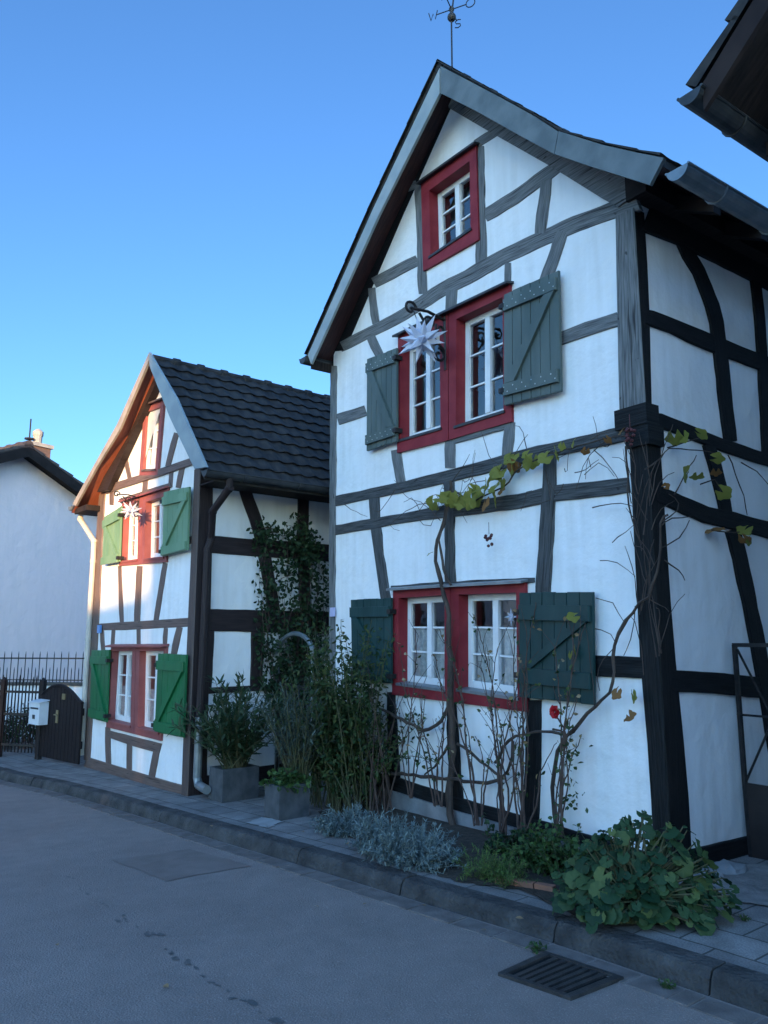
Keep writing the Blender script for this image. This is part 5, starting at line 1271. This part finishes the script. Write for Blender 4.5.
# corner and side wall
vine([(575, 728), (595, 706), (614, 683), (615, 646), (632, 612), (648, 596), (657, 574), (659, 549), (661, 524), (668, 514)], .013, .007, -.11)
vine([(626.5, 446), (628, 490), (633, 520), (642, 545)], .007, .004, -.09); vine([(556, 838), (553, 800), (558, 752), (575, 728)], .015, .012); vine([(575, 728), (569, 735), (552, 728)], .009, .009)
for a in ([(632, 612), (612, 650), (598, 668), (600, 690)], [(636, 606), (630, 640), (624, 655)], [(595, 706), (590, 660), (585, 625)], [(595, 598), (612, 603), (624, 622)], [(595, 628), (610, 634), (615, 646)], [(600, 561), (618, 563), (636, 577)], [(612, 543), (625, 532), (634, 524)], [(593, 508), (620, 503), (634, 506)], [(648, 598), (665, 608), (668, 612)]):
    vine(a, .004, .002, -.09, amp=.006)
for a in ([(661, 523), (670, 516), (678, 510), (676, 498), (668, 494)], [(660, 548), (680, 538), (690, 520)], [(662, 525), (672, 518), (690, 517)], [(645, 470), (660, 458), (669, 448), (690, 450), (718, 453)], [(675, 494), (684, 475), (697, 455)], [(728, 455), (740, 485), (748, 515)], [(742, 462), (757, 472), (770, 487)], [(668, 448), (690, 440), (706, 437)], [(700, 485), (715, 480), (722, 495)], [(664, 560), (678, 570), (684, 580)], [(712, 530), (735, 533), (752, 530)]):
    vine(a, .0055, .003, .07, True, .006)
for i in range(30):   # thin runners tangled up the corner post
    y0 = R.uniform(440, 640); x0 = 628 + (y0 - 440) * .06 + R.uniform(0, 22); d = R.uniform(-30, 26)
    vine([(x0, y0 + R.uniform(15, 45)), (x0 + d * .4, y0), (x0 + d, y0 - R.uniform(5, 40))], .0036, .0018, R.uniform(-.12, -.06), amp=.008)
for i in range(26):   # and along the jetty beams
    x0 = R.uniform(400, 620); y0 = 492 - (x0 - 400) * .24 + R.uniform(-6, 34); d = R.uniform(-34, 34)
    vine([(x0, y0), (x0 + d * .5, y0 + R.uniform(-18, 12)), (x0 + d, y0 + R.uniform(-34, 26))], .0036, .0018, R.uniform(-.12, -.06), amp=.008)
tb.build('stem', M['bark'], VN)
lb = MB()
def vleaf(p, size, out, mi=0):
    lb = MB(); d = (UP * -.75 + rdir() * .7); n = (out + rdir() * .85).normalized(); d = d - n * d.dot(n); leaf(lb, p, d, n, size, size * 1.05, 'lobed', mi); lb.build('leaf', [M['l_vine'], M['l_vine_brown']], VN, fix=False, smooth=True)
for x, y, s, mi in [(433, 496, .13, 0), (440, 494, .11, 0), (447, 493, .13, 0), (459, 497, .14, 0), (470, 496, .15, 0), (466, 490, .11, 0), (480, 488, .13, 0), (488, 484, .14, 0), (497, 482, .13, 0), (500, 476, .12, 0), (503, 468, .11, 0), (496, 465, .12, 0), (508, 456, .10, 0), (518, 453, .12, 0), (524, 458, .11, 0), (534, 454, .10, 0), (543, 454, .12, 0), (553, 446, .11, 0), (560, 443, .08, 0), (571, 441, .07, 0), (427, 551, .08, 0),
                    (579, 616, .10, 0), (577, 648, .09, 0), (568, 650, .06, 0), (620, 690, .08, 1), (632, 688, .08, 0), (627, 710, .09, 1), (484, 497, .1, 1), (512, 462, .1, 1), (605, 437, .06, 1), (622, 430, .06, 1), (588, 446, .06, 1), (476, 500, .1, 0), (451, 502, .1, 0), (437, 500, .12, 0), (455, 492, .12, 0), (463, 500, .12, 0), (475, 492, .14, 0), (492, 490, .12, 0), (501, 487, .1, 1), (495, 472, .12, 0), (512, 462, .1, 0), (528, 450, .1, 0), (548, 450, .1, 0), (472, 484, .1, 0)]:
    vleaf(P(x + R.uniform(-3, 3), y + R.uniform(-3, 5), R.uniform(-.18, -.1)), s * R.uniform(.75, 1.12), -B.Y, mi)
for x, y, s, mi in [(674, 434, .13, 0), (683, 434, .1, 0), (697, 432, .10, 0), (689, 471, .12, 0), (698, 474, .10, 0), (713, 458, .10, 0), (716, 470, .09, 1), (720, 490, .11, 0), (722, 530, .14, 1), (748, 527, .13, 0), (742, 536, .09, 1), (750, 538, .08, 0), (664, 487, .05, 1)]:
    vleaf(PS(x, y, R.uniform(.1, .16)), s * R.uniform(.8, 1.05), B.X * .5 - B.Y * .6, mi)
for (x, y, k) in ((489, 534, 12), (630, 428, 14)):
    c = P(x, y, -.13); gb_ = MB()
    for i in range(k): gb_.lathe(c + Vector((R.uniform(-.03, .03), R.uniform(-.03, .03), -R.uniform(0, .12))), [(.0, -.014), (.011, -.008), (.014, 0), (.011, .008), (.0, .014)], 6)
    gb_.tube([c + UP * .1, c], .003, 4)
    gb_.build('grape_bunch', M['grape'], VN)
# 10 bare rose canes under the right lower window with the red bloom
cb_ = ground(520, 848, KERB_H); CR = plant_thing('climbing_rose', 'thin nearly bare rose canes before the right lower window, one red bloom', 'shrub', cb_)
sb, lb = MB(), MB()
def cane(pxs, y0, y1, r0, r1, bare=.6, depth=0):
    n0 = len(pxs); a = [B.wd(B.F(*p, y0 + (y1 - y0) * i / (n0 - 1))) - cb_ for i, p in enumerate(pxs)]
    pts = catmull(a, .05); pts = [p + rdir() * .006 for p in pts]; n = len(pts)
    for p in pts[:3]: p.z = max(p.z, gz(cb_ + p) + KERB_H - cb_.z)
    sb.tube(pts, [r0 + (r1 - r0) * k / (n - 1) for k in range(n)], 5)
    for k in range(n // 3, n):
        if R.random() > bare:
            for q in range(2): leaf(lb, pts[k] + rdir() * .02, rdir(), -B.Y + rdir() * .8, R.uniform(.025, .05), R.uniform(.018, .03), 'oval', 0 if R.random() < .7 else 1)
        if R.random() < .22:
            d = (pts[k] - pts[k - 1]).normalized() + B.X * R.uniform(-.9, .9) + B.Y * R.uniform(-.5, .2); tw = curve(pts[k], d, R.uniform(.1, .32), R.uniform(-.3, .2), 5, .35)
            sb.tube(tw, [r1 * 1.1, r1, r1 * .9, r1 * .8, r1 * .7, r1 * .6], 4)
            if R.random() < .5: leaf(lb, tw[-1], rdir(), -B.Y + rdir() * .8, .04, .028, 'oval', 0 if R.random() < .5 else 1)
for bx, by, nc, lo, hi in ((478, 826, 6, 430, 500), (503, 836, 8, 462, 540), (524, 842, 9, 478, 560), (560, 838, 5, 540, 590), (438, 806, 5, 395, 450), (412, 798, 4, 385, 430)):
    for i in range(nc):
        xt = R.uniform(lo, hi); yt = R.uniform(600, 715) if R.random() < .6 else R.uniform(690, 750); m1 = bx + (xt - bx) * .25 + R.uniform(-6, 6); m2 = bx + (xt - bx) * .65 + R.uniform(-8, 8)
        yy = R.uniform(-.26, -.1)
        cane([(bx + R.uniform(-4, 4), by), (m1, by + (yt - by) * .35), (m2, by + (yt - by) * .7), (xt, yt)], yy, yy + R.uniform(-.05, .1), R.uniform(.006, .011), .0028, .72)
# stem with the bloom and the leafy shoot below it
bl = B.wd(B.F(555, 712, -.2)) - cb_
st = catmull([B.wd(B.F(*p, -.2)) - cb_ for p in [(560, 838), (556, 800), (563, 760), (566, 735), (560, 722), (555, 714)]], .06); sb.tube(st, .006, 5)
for q in range(60):
    p = B.wd(B.F(R.gauss(570, 7), R.uniform(735, 810), -.2 + R.uniform(-.05, .05))) - cb_; leaf(lb, p, rdir() - UP * .2, -B.Y + rdir() * .7, R.uniform(.03, .05), R.uniform(.024, .036), 'oval', 0)
sb.build('canes', M['twig'], CR); lb.build('foliage', [M['l_bush'], M['l_dry']], CR, fix=False)
fbm = MB()
for ring, (k, rr, tilt) in enumerate(((6, .05, .25), (6, .042, .8), (5, .03, 1.5), (4, .02, 2.5))):
    for i in range(k):
        a = 2 * math.pi * i / k + ring * .5; o = Vector((math.cos(a), 0, math.sin(a))); o = B.X * o.x + UP * o.z
        leaf(fbm, bl + o * .004, o + (-B.Y) * tilt, -B.Y - o * .6, rr, rr * 1.15, 'oval')
fbm.build('red_bloom', M['rose'], CR, fix=False)

# terracotta edging, weeds, fallen leaves
e0, e1 = ground(497, 883, KERB_H), ground(556, 892, KERB_H)
for i in range(3):
    a, b = e0.lerp(e1, i / 3), e0.lerp(e1, (i + .94) / 3); m_ = (a + b) / 2; dd = (b - a); mb = MB()
    mb.box((-dd.length / 2, -.025, -.02), (dd.length / 2, .025, .035)); o = mb.build('edging_brick', M['terracotta'], None); o.location = m_; o.rotation_euler = (0, R.uniform(-.05, .05), math.atan2(dd.y, dd.x) + R.uniform(-.08, .08))
    tag(o, ['terracotta edging brick touching the feathery clump', 'middle terracotta edging brick of three beside the bed', 'terracotta edging brick nearest the mallow'][i], 'brick', 'terracotta bricks edging the bed')
def weed(px, base, label, s, m):
    b = ground(*px, base); st = [curve(b, UP + rdir() * .9, s * R.uniform(.6, 1.2), .6, 4) for k in range(12)]
    leafy('weed', label, b, st, m, M['cane'], lambda mb, a, c, t: leaf(mb, c, rdir() + UP * .3, UP + rdir() * .5, s * .5, s * .22, 'oval'), (.002, .001))
weed((665, 989), 0, 'small green weed in the gutter right of the drain', .05, M['l_cover']); weed((536, 951), 0, 'small brownish weed against the kerb above the drain', .06, M['l_cover'])
weed((745, 921), KERB_H, 'small weed on the paving right of the mallow', .035, M['l_cover'])
fl = [(425, 908, 0, 'pale fallen leaf in the gutter below the lavender'), (524, 921, KERB_H, 'pale fallen leaf on the kerb left of the mallow'), (348, 846, KERB_H, 'fallen leaf on the paving by the smallest lavender'), (368, 905, 0, 'fallen leaf on the road just off the kerb'), (314, 908, 0, 'fallen leaf on the asphalt left of the gutter'), (480, 932, 0, 'curled fallen leaf in the gutter left of the drain'),
      (55, 862, 0, 'fallen leaf alone on the far left asphalt'), (163, 988, 0, 'fallen leaf beside the trail of dark drips'), (58, 948, 0, 'fallen leaf at the lower left of the road'), (700, 925, KERB_H, 'fallen leaf at the right foot of the mallow'), (210, 827, KERB_H, 'fallen leaf on the paving before the oleander planter'), (300, 833, KERB_H, 'fallen leaf on the paving before the nearer planter')]
for x, y, base, lab in fl:
    p = ground(x, y, base); mb = MB(); a = R.uniform(0, 6.28); leaf(mb, Vector((0, 0, .006)), Vector((math.cos(a), math.sin(a), .12)), UP + rdir() * .4, R.uniform(.03, .05), R.uniform(.02, .03), 'oval')
    o = mb.build('fallen_leaf', M['l_dry'], None, fix=False); o.location = (p.x, p.y, gz(p) + base + .006); tag(o, lab, 'leaf', 'fallen leaves on road and paving')
# dark hedge behind the picket fence
hbp = ground(12, 752, KERB_H) + Vector((-.1, .45, 0)); stems = []
for i in range(130): stems.append(curve(hbp + Vector((R.uniform(-1.5, .6), R.uniform(-.15, .25), 0)), UP * 1.6 + rdir() * .6, R.uniform(.3, .72), .4, 6, .3))
leafy('hedge', 'low dark hedge behind the picket fence at the left edge', hbp, stems, M['l_ivy'], M['twig'], lf_bush, (.006, .002), cat='hedge')

# ================================================================== LIGHT
w = bpy.data.worlds.new('World'); scene.world = w; w.use_nodes = True; nt = w.node_tree
sky = nt.nodes.new('ShaderNodeTexSky'); sky.sky_type = 'NISHITA'; sky.sun_disc = False
sky.sun_elevation = ELEV; sky.sun_rotation = math.atan2(SUN.x, SUN.y); sky.air_density = 1.0; sky.dust_density = .8; sky.ozone_density = 1.6; sky.altitude = 60
tint = nt.nodes.new('ShaderNodeMix'); tint.data_type = 'RGBA'; tint.blend_type = 'MULTIPLY'; tint.inputs[0].default_value = 1; tint.inputs[7].default_value = (.46, .77, 1.25, 1)
nt.links.new(sky.outputs[0], tint.inputs[6])
bg = nt.nodes['Background']; bg.inputs['Strength'].default_value = .15; # sky boosted on the sun's side to brighten the shaded walls, unboosted opposite
wtc = nt.nodes.new('ShaderNodeTexCoord'); dt = nt.nodes.new('ShaderNodeVectorMath'); dt.operation = 'DOT_PRODUCT'; dt.inputs[1].default_value = SH
nt.links.new(wtc.outputs['Generated'], dt.inputs[0])
wr = nt.nodes.new('ShaderNodeMapRange'); wr.interpolation_type = 'SMOOTHSTEP'; wr.inputs[1].default_value = -.62; wr.inputs[2].default_value = .45; nt.links.new(dt.outputs['Value'], wr.inputs[0])
glow = nt.nodes.new('ShaderNodeMix'); glow.data_type = 'RGBA'; glow.inputs[6].default_value = (1, 1, 1, 1); glow.inputs[7].default_value = (2.8, 2.68, 2.45, 1); nt.links.new(wr.outputs[0], glow.inputs[0])
mul = nt.nodes.new('ShaderNodeMix'); mul.data_type = 'RGBA'; mul.blend_type = 'MULTIPLY'; mul.inputs[0].default_value = 1; mul.clamp_result = False
nt.links.new(tint.outputs[2], mul.inputs[6]); nt.links.new(glow.outputs[2], mul.inputs[7]); nt.links.new(mul.outputs[2], bg.inputs['Color'])
sl = bpy.data.lights.new('sun', 'SUN'); sl.energy = 4.2; sl.angle = rad(.55); sl.color = (1.0, .60, .27)
so = bpy.data.objects.new('sun', sl); COL.objects.link(so); so.rotation_euler = SUN.to_track_quat('Z', 'Y').to_euler(); so.location = (0, -5, 15)
vs = scene.view_settings; vs.view_transform = 'Standard'; vs.look = 'None'; vs.gamma = 1; vs.use_curve_mapping = False; vs.exposure = 1.6
